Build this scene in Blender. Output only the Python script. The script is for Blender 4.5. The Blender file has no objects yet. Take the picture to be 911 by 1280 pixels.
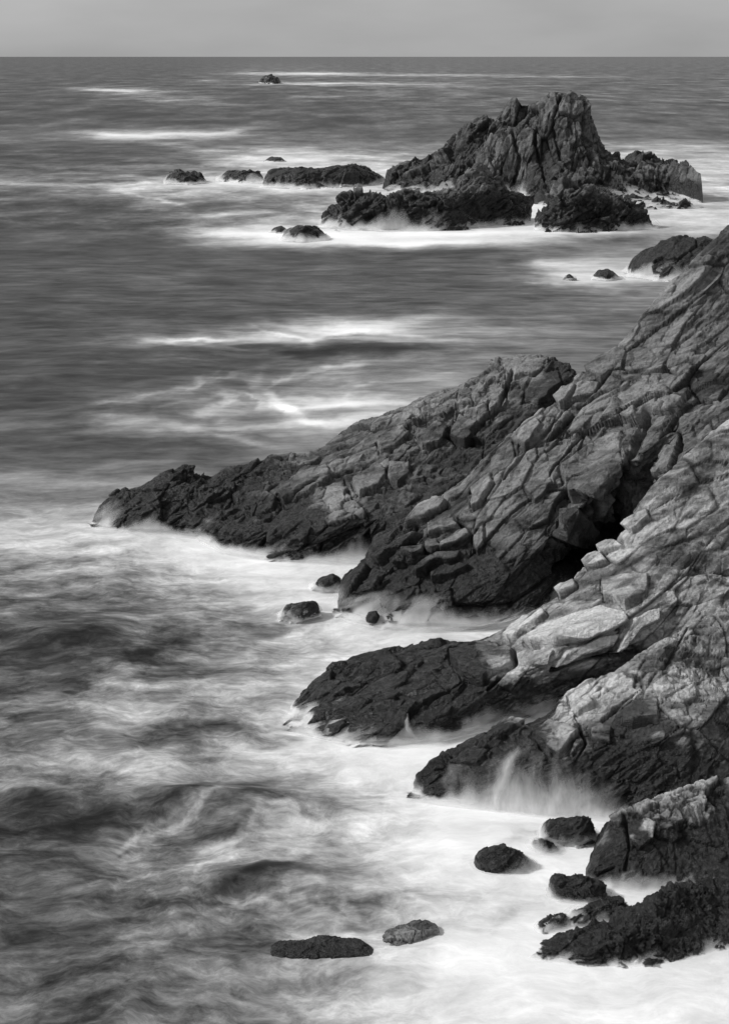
import bpy, math
import numpy as np
from math import radians, sin, cos, tan, atan

# ------------------------------------------------------------------ camera, sky, sun, exposure
S = bpy.context.scene
COL = S.collection
CAM_H = 20.0
F_PX = 1800.0                       # focal length in pixels of the 911 x 1280 photograph
HORIZON = 70.0
PITCH = atan((640.0 - HORIZON) / F_PX)
cam_data = bpy.data.cameras.new('camera')
cam_data.sensor_fit = 'VERTICAL'
cam_data.sensor_height = 36.0
cam_data.sensor_width = 36.0
cam_data.lens = 36.0 * F_PX / 1280.0
cam_data.clip_start = 0.5
cam_data.clip_end = 60000.0
cam = bpy.data.objects.new('camera', cam_data)
cam.location = (0, 0, CAM_H)
cam.rotation_euler = (math.pi / 2 - PITCH, 0, 0)
COL.objects.link(cam)
S.camera = cam

SUN_EL, SUN_AZ = radians(38), radians(-93)      # azimuth from +Y (away from the camera) towards +X
world = bpy.data.worlds.new('World')
S.world = world
world.use_nodes = True
wn = world.node_tree.nodes
wl = world.node_tree.links
wn.clear()
sky = wn.new('ShaderNodeTexSky')
sky.sky_type = 'NISHITA'
sky.sun_disc = False
sky.sun_elevation = SUN_EL
sky.sun_rotation = SUN_AZ
sky.air_density = 1.0
sky.dust_density = 4.0
bw = wn.new('ShaderNodeRGBToBW')                # the photograph is black and white
bg = wn.new('ShaderNodeBackground')
bg.inputs['Strength'].default_value = 0.1
wo = wn.new('ShaderNodeOutputWorld')
wl.new(sky.outputs[0], bw.inputs[0])
ov = wn.new('ShaderNodeMath')                    # thin bright overcast laid over the clear sky
ov.operation = 'MULTIPLY_ADD'
wl.new(bw.outputs[0], ov.inputs[0])
ov.inputs[1].default_value = 0.5
ov.inputs[2].default_value = 3.9
wtc = wn.new('ShaderNodeTexCoord')
wmp = wn.new('ShaderNodeMapping')
wmp.inputs['Scale'].default_value = (1.5, 1.5, 6.0)
wnz = wn.new('ShaderNodeTexNoise')
wnz.inputs['Scale'].default_value = 2.2
wnz.inputs['Detail'].default_value = 6
wl.new(wtc.outputs['Generated'], wmp.inputs['Vector'])
wl.new(wmp.outputs[0], wnz.inputs['Vector'])
wmr = wn.new('ShaderNodeMapRange')
wmr.inputs['From Min'].default_value = 0.3
wmr.inputs['From Max'].default_value = 0.7
wmr.inputs['To Min'].default_value = 0.82
wmr.inputs['To Max'].default_value = 1.18
wl.new(wnz.outputs['Fac'], wmr.inputs['Value'])
wmu = wn.new('ShaderNodeMath')
wmu.operation = 'MULTIPLY'
wl.new(ov.outputs[0], wmu.inputs[0])
wl.new(wmr.outputs[0], wmu.inputs[1])
wl.new(wmu.outputs[0], bg.inputs['Color'])
wl.new(bg.outputs[0], wo.inputs[0])

sd = bpy.data.lights.new('sun', 'SUN')
sd.energy = 3.3
sd.angle = radians(6)
sd.color = (1, 1, 1)
sun = bpy.data.objects.new('sun', sd)
# direction the light comes from
import mathutils
dvec = mathutils.Vector((cos(SUN_EL) * sin(SUN_AZ), cos(SUN_EL) * cos(SUN_AZ), sin(SUN_EL)))
sun.rotation_euler = dvec.to_track_quat('Z', 'Y').to_euler()
sun.location = (-40, 60, 60)
COL.objects.link(sun)

S.view_settings.view_transform = 'Standard'
S.view_settings.look = 'None'
S.view_settings.gamma = 1.0
S.view_settings.use_curve_mapping = False
S.view_settings.exposure = -0.05

# ------------------------------------------------------------------ geometry of the view: pixel of the photograph -> point of the place
SP, CP = sin(PITCH), cos(PITCH)


def ray(px, py):
    x = (np.asarray(px, float) - 455.5) / F_PX
    yd = (np.asarray(py, float) - 640.0) / F_PX
    return x, CP - yd * SP, -SP - yd * CP


def at_depth(px, py, D):
    dx, dy, dz = ray(px, py)
    k = D / dy
    return np.stack([dx * k, dy * k, CAM_H + dz * k], -1)


def depth_at(py, z=0.0):
    dx, dy, dz = ray(455.5, py)
    return dy * (z - CAM_H) / dz


def to_px(P):
    x, y, z = P[..., 0], P[..., 1], P[..., 2] - CAM_H
    w = y * CP - z * SP
    u = y * SP + z * CP
    return 455.5 + F_PX * x / w, 640.0 - F_PX * u / w


# ------------------------------------------------------------------ noise in numpy
def h3(i, j, k, seed):
    n = (i.astype(np.uint32) * np.uint32(374761393) + j.astype(np.uint32) * np.uint32(668265263)
         + k.astype(np.uint32) * np.uint32(2147483647 - 1640531) + np.uint32(seed * 974711 + 12345))
    n = (n ^ (n >> np.uint32(13))) * np.uint32(1274126177)
    n = (n ^ (n >> np.uint32(16))) * np.uint32(2246822519)
    n = n ^ (n >> np.uint32(15))
    return n


def hf(n):
    return (n & np.uint32(0xffffff)).astype(np.float32) / np.float32(16777216.0)


def vnoise(P, seed=0):
    f = np.floor(P)
    t = (P - f).astype(np.float32)
    t = t * t * t * (t * (t * 6 - 15) + 10)
    I = f.astype(np.int64)
    out = 0
    for a in (0, 1):
        wa = t[:, 0] if a else 1 - t[:, 0]
        for b in (0, 1):
            wb = t[:, 1] if b else 1 - t[:, 1]
            for c in (0, 1):
                wc = t[:, 2] if c else 1 - t[:, 2]
                out = out + wa * wb * wc * hf(h3(I[:, 0] + a, I[:, 1] + b, I[:, 2] + c, seed))
    return out * 2 - 1


def fbm(P, octaves=4, seed=0, gain=0.5, ridged=False):
    r = 0
    a = 1.0
    tot = 0
    for o in range(octaves):
        n = vnoise(P * (2.03 ** o) + o * 17.3, seed + o)
        if ridged:
            n = 1 - 2 * np.abs(n)
        r = r + a * n
        tot += a
        a *= gain
    return r / tot


def facets(P, seed=0):
    """Jittered cells in 3D. Gives per point: a flat tilted step inside its cell, the distance to the
    nearest joint between two blocks, and a number of the block."""
    f = np.floor(P)
    I = f.astype(np.int64)
    n = len(P)
    d1 = np.full(n, 9e9, np.float32)
    d2 = np.full(n, 9e9, np.float32)
    off = np.zeros(n, np.float32)
    idn = np.zeros(n, np.float32)
    Pf = (P - f).astype(np.float32)
    for a in (-1, 0, 1):
        for b in (-1, 0, 1):
            for c in (-1, 0, 1):
                h = h3(I[:, 0] + a, I[:, 1] + b, I[:, 2] + c, seed)
                jx = (h & np.uint32(255)).astype(np.float32) / 255
                jy = ((h >> np.uint32(8)) & np.uint32(255)).astype(np.float32) / 255
                jz = ((h >> np.uint32(16)) & np.uint32(255)).astype(np.float32) / 255
                vx = a + jx - Pf[:, 0]
                vy = b + jy - Pf[:, 1]
                vz = c + jz - Pf[:, 2]
                d = vx * vx + vy * vy + vz * vz
                m = d < d1
                d2 = np.where(m, d1, np.minimum(d2, d))
                d1 = np.where(m, d, d1)
                g = h * np.uint32(2654435761)
                g = g ^ (g >> np.uint32(14))
                gx = (g & np.uint32(255)).astype(np.float32) / 127.5 - 1
                gy = ((g >> np.uint32(8)) & np.uint32(255)).astype(np.float32) / 127.5 - 1
                gz = ((g >> np.uint32(16)) & np.uint32(255)).astype(np.float32) / 127.5 - 1
                r = ((g >> np.uint32(24)) & np.uint32(255)).astype(np.float32) / 255
                o = (r - 0.5) - (gx * vx + gy * vy + gz * vz) * 0.75
                off = np.where(m, o, off)
                idn = np.where(m, r, idn)
    edge = np.sqrt(d2) - np.sqrt(d1)
    return off, edge, idn


def sstep(a, b, x):
    t = np.clip((x - a) / (b - a), 0, 1)
    return t * t * (3 - 2 * t)


# ------------------------------------------------------------------ materials
def nodes_of(name):
    m = bpy.data.materials.new(name)
    m.use_nodes = True
    nt = m.node_tree
    nt.nodes.clear()
    out = nt.nodes.new('ShaderNodeOutputMaterial')
    b = nt.nodes.new('ShaderNodeBsdfPrincipled')
    nt.links.new(b.outputs[0], out.inputs[0])
    return m, nt, b, out


def mathn(nt, op, a, b=None, c=None, clamp=False):
    n = nt.nodes.new('ShaderNodeMath')
    n.operation = op
    n.use_clamp = clamp
    for i, v in enumerate((a, b, c)):
        if v is None:
            continue
        if isinstance(v, (int, float)):
            n.inputs[i].default_value = v
        else:
            nt.links.new(v, n.inputs[i])
    return n.outputs[0]


def maprange(nt, v, a, b, c=0.0, d=1.0, smooth=True):
    n = nt.nodes.new('ShaderNodeMapRange')
    n.interpolation_type = 'SMOOTHSTEP' if smooth else 'LINEAR'
    n.inputs['From Min'].default_value = a
    n.inputs['From Max'].default_value = b
    n.inputs['To Min'].default_value = c
    n.inputs['To Max'].default_value = d
    nt.links.new(v, n.inputs['Value'])
    return n.outputs['Result']


def mixf(nt, f, a, b):
    n = nt.nodes.new('ShaderNodeMix')
    n.data_type = 'FLOAT'
    for i, v in ((0, f), (2, a), (3, b)):
        if isinstance(v, (int, float)):
            n.inputs[i].default_value = v
        else:
            nt.links.new(v, n.inputs[i])
    return n.outputs[0]


def noise_node(nt, vec, scale, detail=5, rough=0.55, dist=0.0):
    n = nt.nodes.new('ShaderNodeTexNoise')
    n.inputs['Scale'].default_value = scale
    n.inputs['Detail'].default_value = detail
    n.inputs['Roughness'].default_value = rough
    n.inputs['Distortion'].default_value = dist
    nt.links.new(vec, n.inputs['Vector'])
    return n


def mapping(nt, vec, scale=(1, 1, 1), rot=(0, 0, 0)):
    n = nt.nodes.new('ShaderNodeMapping')
    n.inputs['Scale'].default_value = scale
    n.inputs['Rotation'].default_value = rot
    nt.links.new(vec, n.inputs['Vector'])
    return n.outputs[0]


def attr(nt, name):
    n = nt.nodes.new('ShaderNodeAttribute')
    n.attribute_name = name
    return n.outputs['Fac']


def grey(nt, v):
    n = nt.nodes.new('ShaderNodeCombineColor')
    for i in range(3):
        nt.links.new(v, n.inputs[i])
    return n.outputs[0]


FOAM = 0.80
WATER = 0.045


def rock_material(name, lo, hi, wetdark, bed=(0, 0, 0), grain=1.0):
    m, nt, b, out = nodes_of(name)
    geo = nt.nodes.new('ShaderNodeNewGeometry')
    pos = geo.outputs['Position']
    bedv = mapping(nt, pos, (0.55, 1.6, 1.6), bed)
    n1 = noise_node(nt, bedv, 1.3 * grain, 8, 0.62, 0.4).outputs['Fac']
    n2 = noise_node(nt, pos, 9.0 * grain, 6, 0.65).outputs['Fac']
    tint = attr(nt, 'tint')
    wet = attr(nt, 'wet')
    crack = attr(nt, 'crack')
    wash = attr(nt, 'wash')
    # dry stone: mineral variation, block to block variation with painted tones, grain
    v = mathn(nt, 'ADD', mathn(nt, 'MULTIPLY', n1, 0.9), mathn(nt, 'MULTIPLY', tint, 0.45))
    n0 = noise_node(nt, bedv, 0.22 * grain, 4, 0.6, 0.6).outputs['Fac']
    v = mathn(nt, 'ADD', v, mathn(nt, 'MULTIPLY', mathn(nt, 'SUBTRACT', n0, 0.5), 0.9))
    v = maprange(nt, v, 0.42, 1.02, 0, 1)
    dry = mixf(nt, v, lo, hi)
    g = mathn(nt, 'ADD', mathn(nt, 'MULTIPLY', n2, 1.5), 0.25)
    dry = mathn(nt, 'MULTIPLY', dry, g)
    # weed, barnacle and black lichen zone near the tide
    n3 = noise_node(nt, pos, 5.5, 7, 0.75).outputs['Fac']
    dk = mixf(nt, maprange(nt, n3, 0.42, 0.72), wetdark * 0.5, wetdark * 3.4)
    wf = maprange(nt, mathn(nt, 'ADD', wet, mathn(nt, 'MULTIPLY', mathn(nt, 'SUBTRACT', n1, 0.5), 2.4)), 0.2, 0.8)
    alb = mixf(nt, wf, dry, dk)
    alb = mathn(nt, 'MULTIPLY', alb, mixf(nt, crack, 1.0, 0.14))
    # wash of foam running over the foot of the rock
    ws = noise_node(nt, mapping(nt, pos, (2.2, 2.2, 0.5)), 1.2, 5, 0.6, 0.3).outputs['Fac']
    wfac = maprange(nt, mathn(nt, 'ADD', wash, mathn(nt, 'MULTIPLY', mathn(nt, 'SUBTRACT', ws, 0.5), 0.9)), 0.15, 1.0)
    col = mixf(nt, wfac, alb, FOAM)
    nt.links.new(grey(nt, col), b.inputs['Base Color'])
    rough = mixf(nt, wf, 0.75, 0.36)
    nt.links.new(mixf(nt, wfac, rough, 0.9), b.inputs['Roughness'])
    b.inputs['Specular IOR Level'].default_value = 0.35
    # fine relief
    vor = nt.nodes.new('ShaderNodeTexVoronoi')
    vor.feature = 'DISTANCE_TO_EDGE'
    vor.inputs['Scale'].default_value = 2.1 * grain
    nt.links.new(mapping(nt, noise_warp(nt, pos, 1.5, 0.12), (0.6, 1.5, 1.6), bed), vor.inputs['Vector'])
    ce = maprange(nt, vor.outputs['Distance'], 0.0, 0.06)
    hsum = mathn(nt, 'ADD', mathn(nt, 'MULTIPLY', n1, 0.5), mathn(nt, 'MULTIPLY', n2, 0.26))
    hsum = mathn(nt, 'ADD', hsum, mathn(nt, 'MULTIPLY', ce, 0.03))
    hsum = mathn(nt, 'ADD', hsum, mathn(nt, 'MULTIPLY', n3, 0.12))
    bp = nt.nodes.new('ShaderNodeBump')
    bp.inputs['Distance'].default_value = 0.45
    nt.links.new(mixf(nt, wfac, 0.9, 0.05), bp.inputs['Strength'])
    nt.links.new(hsum, bp.inputs['Height'])
    up = nt.nodes.new('ShaderNodeCombineXYZ')      # foam and spray scatter light evenly, whatever the rock's slope
    up.inputs[2].default_value = 1.0
    mv = nt.nodes.new('ShaderNodeMix')
    mv.data_type = 'VECTOR'
    nt.links.new(wfac, mv.inputs[0])
    nt.links.new(bp.outputs[0], mv.inputs[4])
    nt.links.new(up.outputs[0], mv.inputs[5])
    nt.links.new(mv.outputs[1], b.inputs['Normal'])
    return m


def noise_warp(nt, vec, scale, amount):
    n = nt.nodes.new('ShaderNodeTexNoise')
    n.inputs['Scale'].default_value = scale
    n.inputs['Detail'].default_value = 3
    nt.links.new(vec, n.inputs['Vector'])
    s = nt.nodes.new('ShaderNodeVectorMath')
    s.operation = 'SUBTRACT'
    nt.links.new(n.outputs['Color'], s.inputs[0])
    s.inputs[1].default_value = (0.5, 0.5, 0.5)
    k = nt.nodes.new('ShaderNodeVectorMath')
    k.operation = 'SCALE'
    nt.links.new(s.outputs[0], k.inputs[0])
    k.inputs['Scale'].default_value = amount
    a = nt.nodes.new('ShaderNodeVectorMath')
    a.operation = 'ADD'
    nt.links.new(vec, a.inputs[0])
    nt.links.new(k.outputs[0], a.inputs[1])
    return a.outputs[0]


def sea_material():
    m, nt, b, out = nodes_of('sea_water_and_foam')
    geo = nt.nodes.new('ShaderNodeNewGeometry')
    pos = geo.outputs['Position']
    foam = attr(nt, 'foam')
    far = attr(nt, 'far')
    # near water: drawn-out wisps
    w1 = noise_warp(nt, pos, 0.22, 2.6)
    w1 = noise_warp(nt, w1, 0.9, 0.7)
    a = noise_node(nt, mapping(nt, w1, (0.6, 1.1, 1), (0, 0, radians(-25))), 0.7, 11, 0.68, 0.0).outputs['Fac']
    a2 = noise_node(nt, mapping(nt, w1, (0.6, 1.4, 1), (0, 0, radians(-14))), 2.6, 9, 0.7, 0.0).outputs['Fac']
    near = mathn(nt, 'ADD', mathn(nt, 'MULTIPLY', a, 0.72), mathn(nt, 'MULTIPLY', a2, 0.28))
    # sheltered pool further out: fine level streaks; open sea beyond: chop and swell
    w2 = noise_warp(nt, pos, 0.06, 6.0)
    s1 = noise_node(nt, mapping(nt, w2, (0.32, 1.0, 1)), 0.8, 9, 0.68).outputs['Fac']
    s2 = noise_node(nt, mapping(nt, w2, (0.6, 1.0, 1)), 0.22, 10, 0.68).outputs['Fac']
    pool = mathn(nt, 'ADD', mathn(nt, 'MULTIPLY', s1, 0.5), mathn(nt, 'MULTIPLY', s2, 0.5))
    c1 = noise_node(nt, mapping(nt, w2, (1.0, 0.8, 1)), 0.10, 10, 0.75).outputs['Fac']
    c2 = noise_node(nt, mapping(nt, pos, (1.3, 0.5, 1)), 0.035, 10, 0.78).outputs['Fac']
    openn = mixf(nt, attr(nt, 'far3'), c1, c2)
    farn = mixf(nt, attr(nt, 'far2'), pool, openn)
    nz = mixf(nt, far, near, farn)
    nz = mathn(nt, 'SUBTRACT', nz, 0.5)
    amp = attr(nt, 'amp')
    t = mathn(nt, 'ADD', foam, mathn(nt, 'MULTIPLY', nz, amp))
    t = mathn(nt, 'MAXIMUM', mathn(nt, 'MINIMUM', t, 1.0), 0.0)
    # tone -> share of foam (bubbles spread thin still whiten the water)
    f = mathn(nt, 'POWER', t, 2.6)
    alb = mixf(nt, f, WATER * 0.25, 0.92)
    nt.links.new(grey(nt, alb), b.inputs['Base Color'])
    nt.links.new(mixf(nt, f, 0.42, 0.9), b.inputs['Roughness'])
    b.inputs['IOR'].default_value = 1.33
    b.inputs['Specular IOR Level'].default_value = 0.06
    bp = nt.nodes.new('ShaderNodeBump')
    bp.inputs['Distance'].default_value = 0.35
    bp.inputs['Strength'].default_value = 0.15
    nt.links.new(nz, bp.inputs['Height'])
    nt.links.new(bp.outputs[0], b.inputs['Normal'])
    return m


def veil_material():
    """Thin falling water: white streaks with gaps that let the rock show."""
    m, nt, b, out = nodes_of('falling_water')
    geo = nt.nodes.new('ShaderNodeNewGeometry')
    pos = geo.outputs['Position']
    cover = attr(nt, 'cover')
    st = attr(nt, 'streak')
    n = noise_node(nt, mapping(nt, noise_warp(nt, pos, 1.5, 0.25), (1.7, 1.0, 0.28)), 1.6, 7, 0.6, 0.2).outputs['Fac']
    a = mathn(nt, 'ADD', cover, mathn(nt, 'MULTIPLY', mathn(nt, 'SUBTRACT', n, 0.5), 0.85))
    a = mathn(nt, 'MULTIPLY', maprange(nt, a, 0.1, 1.0), st)
    spray_shader(nt, b, out, a)
    return m


def spray_shader(nt, b, out, alpha):
    """Droplets scatter light forward and back alike."""
    nt.nodes.remove(b)
    d = nt.nodes.new('ShaderNodeBsdfDiffuse')
    tr = nt.nodes.new('ShaderNodeBsdfTranslucent')
    tp = nt.nodes.new('ShaderNodeBsdfTransparent')
    for q in (d, tr):
        q.inputs['Color'].default_value = (0.92, 0.92, 0.92, 1)
    m1 = nt.nodes.new('ShaderNodeMixShader')
    m1.inputs[0].default_value = 0.5
    m2 = nt.nodes.new('ShaderNodeMixShader')
    nt.links.new(d.outputs[0], m1.inputs[1])
    nt.links.new(tr.outputs[0], m1.inputs[2])
    nt.links.new(alpha, m2.inputs[0])
    nt.links.new(tp.outputs[0], m2.inputs[1])
    nt.links.new(m1.outputs[0], m2.inputs[2])
    nt.links.new(m2.outputs[0], out.inputs[0])


# ------------------------------------------------------------------ building
def mesh_from(name, V, Q, attrs, mat, smooth):
    used, inv = np.unique(Q, return_inverse=True)
    Q = inv.reshape(-1, 4).astype(np.int32)
    me = bpy.data.meshes.new(name)
    me.vertices.add(len(used))
    me.vertices.foreach_set('co', V[used].ravel())
    me.loops.add(Q.size)
    me.loops.foreach_set('vertex_index', Q.ravel())
    me.polygons.add(len(Q))
    me.polygons.foreach_set('loop_start', np.arange(0, Q.size, 4, dtype=np.int32))
    me.polygons.foreach_set('loop_total', np.full(len(Q), 4, np.int32))
    me.update(calc_edges=True)
    me.polygons.foreach_set('use_smooth', np.full(len(Q), smooth, bool))
    for k, v in attrs.items():
        at = me.attributes.new(k, 'FLOAT', 'POINT')
        at.data.foreach_set('value', np.asarray(v, np.float32).ravel()[used])
    me.materials.append(mat)
    o = bpy.data.objects.new(name, me)
    COL.objects.link(o)
    return o


def mesh_grid(name, P, attrs, mat, smooth=False, sid=None):
    """P: rows x cols x 3 -> one mesh with float attributes on its points; the quads of each slab become a part."""
    r, c = P.shape[:2]
    V = P.reshape(-1, 3).astype(np.float32)
    i = np.arange(r - 1)[:, None] * c + np.arange(c - 1)[None, :]
    Q = np.stack([i, i + 1, i + c + 1, i + c], -1).reshape(-1, 4).astype(np.int32)
    if sid is None or not sid.any():
        return mesh_from(name, V, Q, attrs, mat, smooth)
    fs = sid[Q].max(1).reshape(r - 1, c - 1)
    keep = np.zeros_like(fs)
    for k in range(1, fs.max() + 1):
        m = fs == k
        if m.sum() < 12:
            continue
        ii, jj = np.nonzero(m)
        q = np.argmin((ii - np.median(ii)) ** 2 + (jj - np.median(jj)) ** 2)
        i0, i1, j0, j1 = ii.min(), ii.max() + 1, jj.min(), jj.max() + 1
        mm = m[i0:i1, j0:j1]
        g = np.zeros_like(mm)
        g[ii[q] - i0, jj[q] - j0] = True
        n_ = 0
        while True:
            h = g.copy()
            h[1:] |= g[:-1]
            h[:-1] |= g[1:]
            h[:, 1:] |= g[:, :-1]
            h[:, :-1] |= g[:, 1:]
            h &= mm
            if h.sum() == n_:
                break
            n_ = h.sum()
            g = h
        if n_ > 12:
            keep[i0:i1, j0:j1][g] = k
    fs = keep.ravel()
    o = mesh_from(name, V, Q[fs == 0], attrs, mat, smooth)
    for k in range(1, fs.max() + 1):
        if (fs == k).any():
            mesh_from('slab', V, Q[fs == k], attrs, mat, smooth).parent = o
    return o


def tag(o, label=None, cat=None, group=None, kind=None):
    if label:
        o['label'] = label
    if cat:
        o['category'] = cat
    if group:
        o['group'] = group
    if kind:
        o['kind'] = kind
    return o


def resample(L, n, key=None):
    L = np.asarray(L, float)
    d = np.r_[0, np.cumsum(np.linalg.norm(np.diff(L, axis=0), axis=1))]
    s = np.linspace(0, d[-1], n)
    return np.stack([np.interp(s, d, L[:, k]) for k in range(3)], -1)


def pts(line):
    """(px, py) lies on the water, (px, py, D) at depth D, (px, py, 'z', z) at height z."""
    out = []
    for p in line:
        if len(p) == 2:
            out.append(at_depth(p[0], p[1], depth_at(p[1], -0.05)))
        elif len(p) == 3:
            out.append(at_depth(p[0], p[1], p[2]))
        else:
            out.append(at_depth(p[0], p[1], depth_at(p[1], p[3])))
    return np.array(out)


def behind(line, foot, gap=0.12):
    """Keep a line up the rock from hanging out over its own foot."""
    fx = [p[0] for p in foot]
    fd = [p[2] if len(p) == 3 else float(depth_at(p[1])) for p in foot]
    return [(p[0], p[1], max(p[2], float(np.interp(p[0], fx, fd)) + gap)) for p in line]


def smooth1(a, k):
    if k < 1:
        return a
    pad = np.concatenate([np.repeat(a[:1], k, 0), a, np.repeat(a[-1:], k, 0)])
    c = np.cumsum(np.concatenate([np.zeros((1,) + a.shape[1:]), pad]), 0)
    return (c[2 * k + 1:] - c[:-2 * k - 1]) / (2 * k + 1)


def loft(lines, n, m, soft=0.5, smooth=4):
    """lines: list of K x 3 world polylines, each running the same way. Returns m x n x 3."""
    R = [smooth1(resample(L, n), smooth) for L in lines]
    for q, L in zip(R, lines):
        q[0], q[-1] = L[0], L[-1]
    R = np.array(R)
    K = len(R)
    seg = np.array([np.linalg.norm(R[i + 1] - R[i], axis=1).mean() for i in range(K - 1)])
    t = np.r_[0, np.cumsum(seg)]
    u = np.linspace(0, t[-1], m)
    T = np.zeros_like(R)
    for i in range(K):
        a, b = max(i - 1, 0), min(i + 1, K - 1)
        T[i] = (R[b] - R[a]) / (t[b] - t[a])
    out = np.zeros((m, n, 3))
    for k, uu in enumerate(u):
        i = min(np.searchsorted(t, uu, side='right') - 1, K - 2)
        h = t[i + 1] - t[i]
        x = (uu - t[i]) / h
        h00, h10, h01, h11 = 2 * x**3 - 3 * x**2 + 1, x**3 - 2 * x**2 + x, -2 * x**3 + 3 * x**2, x**3 - x**2
        sp = h00 * R[i] + h10 * h * T[i] + h01 * R[i + 1] + h11 * h * T[i + 1]
        ln = (1 - x) * R[i] + x * R[i + 1]
        out[k] = soft * sp + (1 - soft) * ln
    return out


def grid_normals(P):
    du = np.gradient(P, axis=1)
    dv = np.gradient(P, axis=0)
    N = np.cross(du, dv)
    l = np.linalg.norm(N, axis=2, keepdims=True)
    return N / np.maximum(l, 1e-9)


def basis(yaw, tilt):
    """Bedding frame: first axis runs along the beds."""
    e1 = np.array([cos(tilt) * cos(yaw), cos(tilt) * sin(yaw), sin(tilt)])
    e2 = np.array([-sin(yaw), cos(yaw), 0])
    e3 = np.cross(e1, e2)
    return np.stack([e1, e2, e3], 0)


def poly_sd(u, v, poly):
    """Signed distance (positive inside) to an outline, in pixels of the photograph."""
    e = np.array(poly, float)
    d = np.full(u.shape, 1e9)
    inside = np.zeros(u.shape, bool)
    for i in range(len(e)):
        a, b = e[i], e[(i + 1) % len(e)]
        ab = b - a
        t = np.clip(((u - a[0]) * ab[0] + (v - a[1]) * ab[1]) / (ab @ ab), 0, 1)
        d = np.minimum(d, np.hypot(u - a[0] - t * ab[0], v - a[1] - t * ab[1]))
        inside ^= ((a[1] > v) != (b[1] > v)) & (u < (b[0] - a[0]) * (v - a[1]) / (b[1] - a[1] + 1e-9) + a[0])
    return np.where(inside, d, -d)


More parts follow.
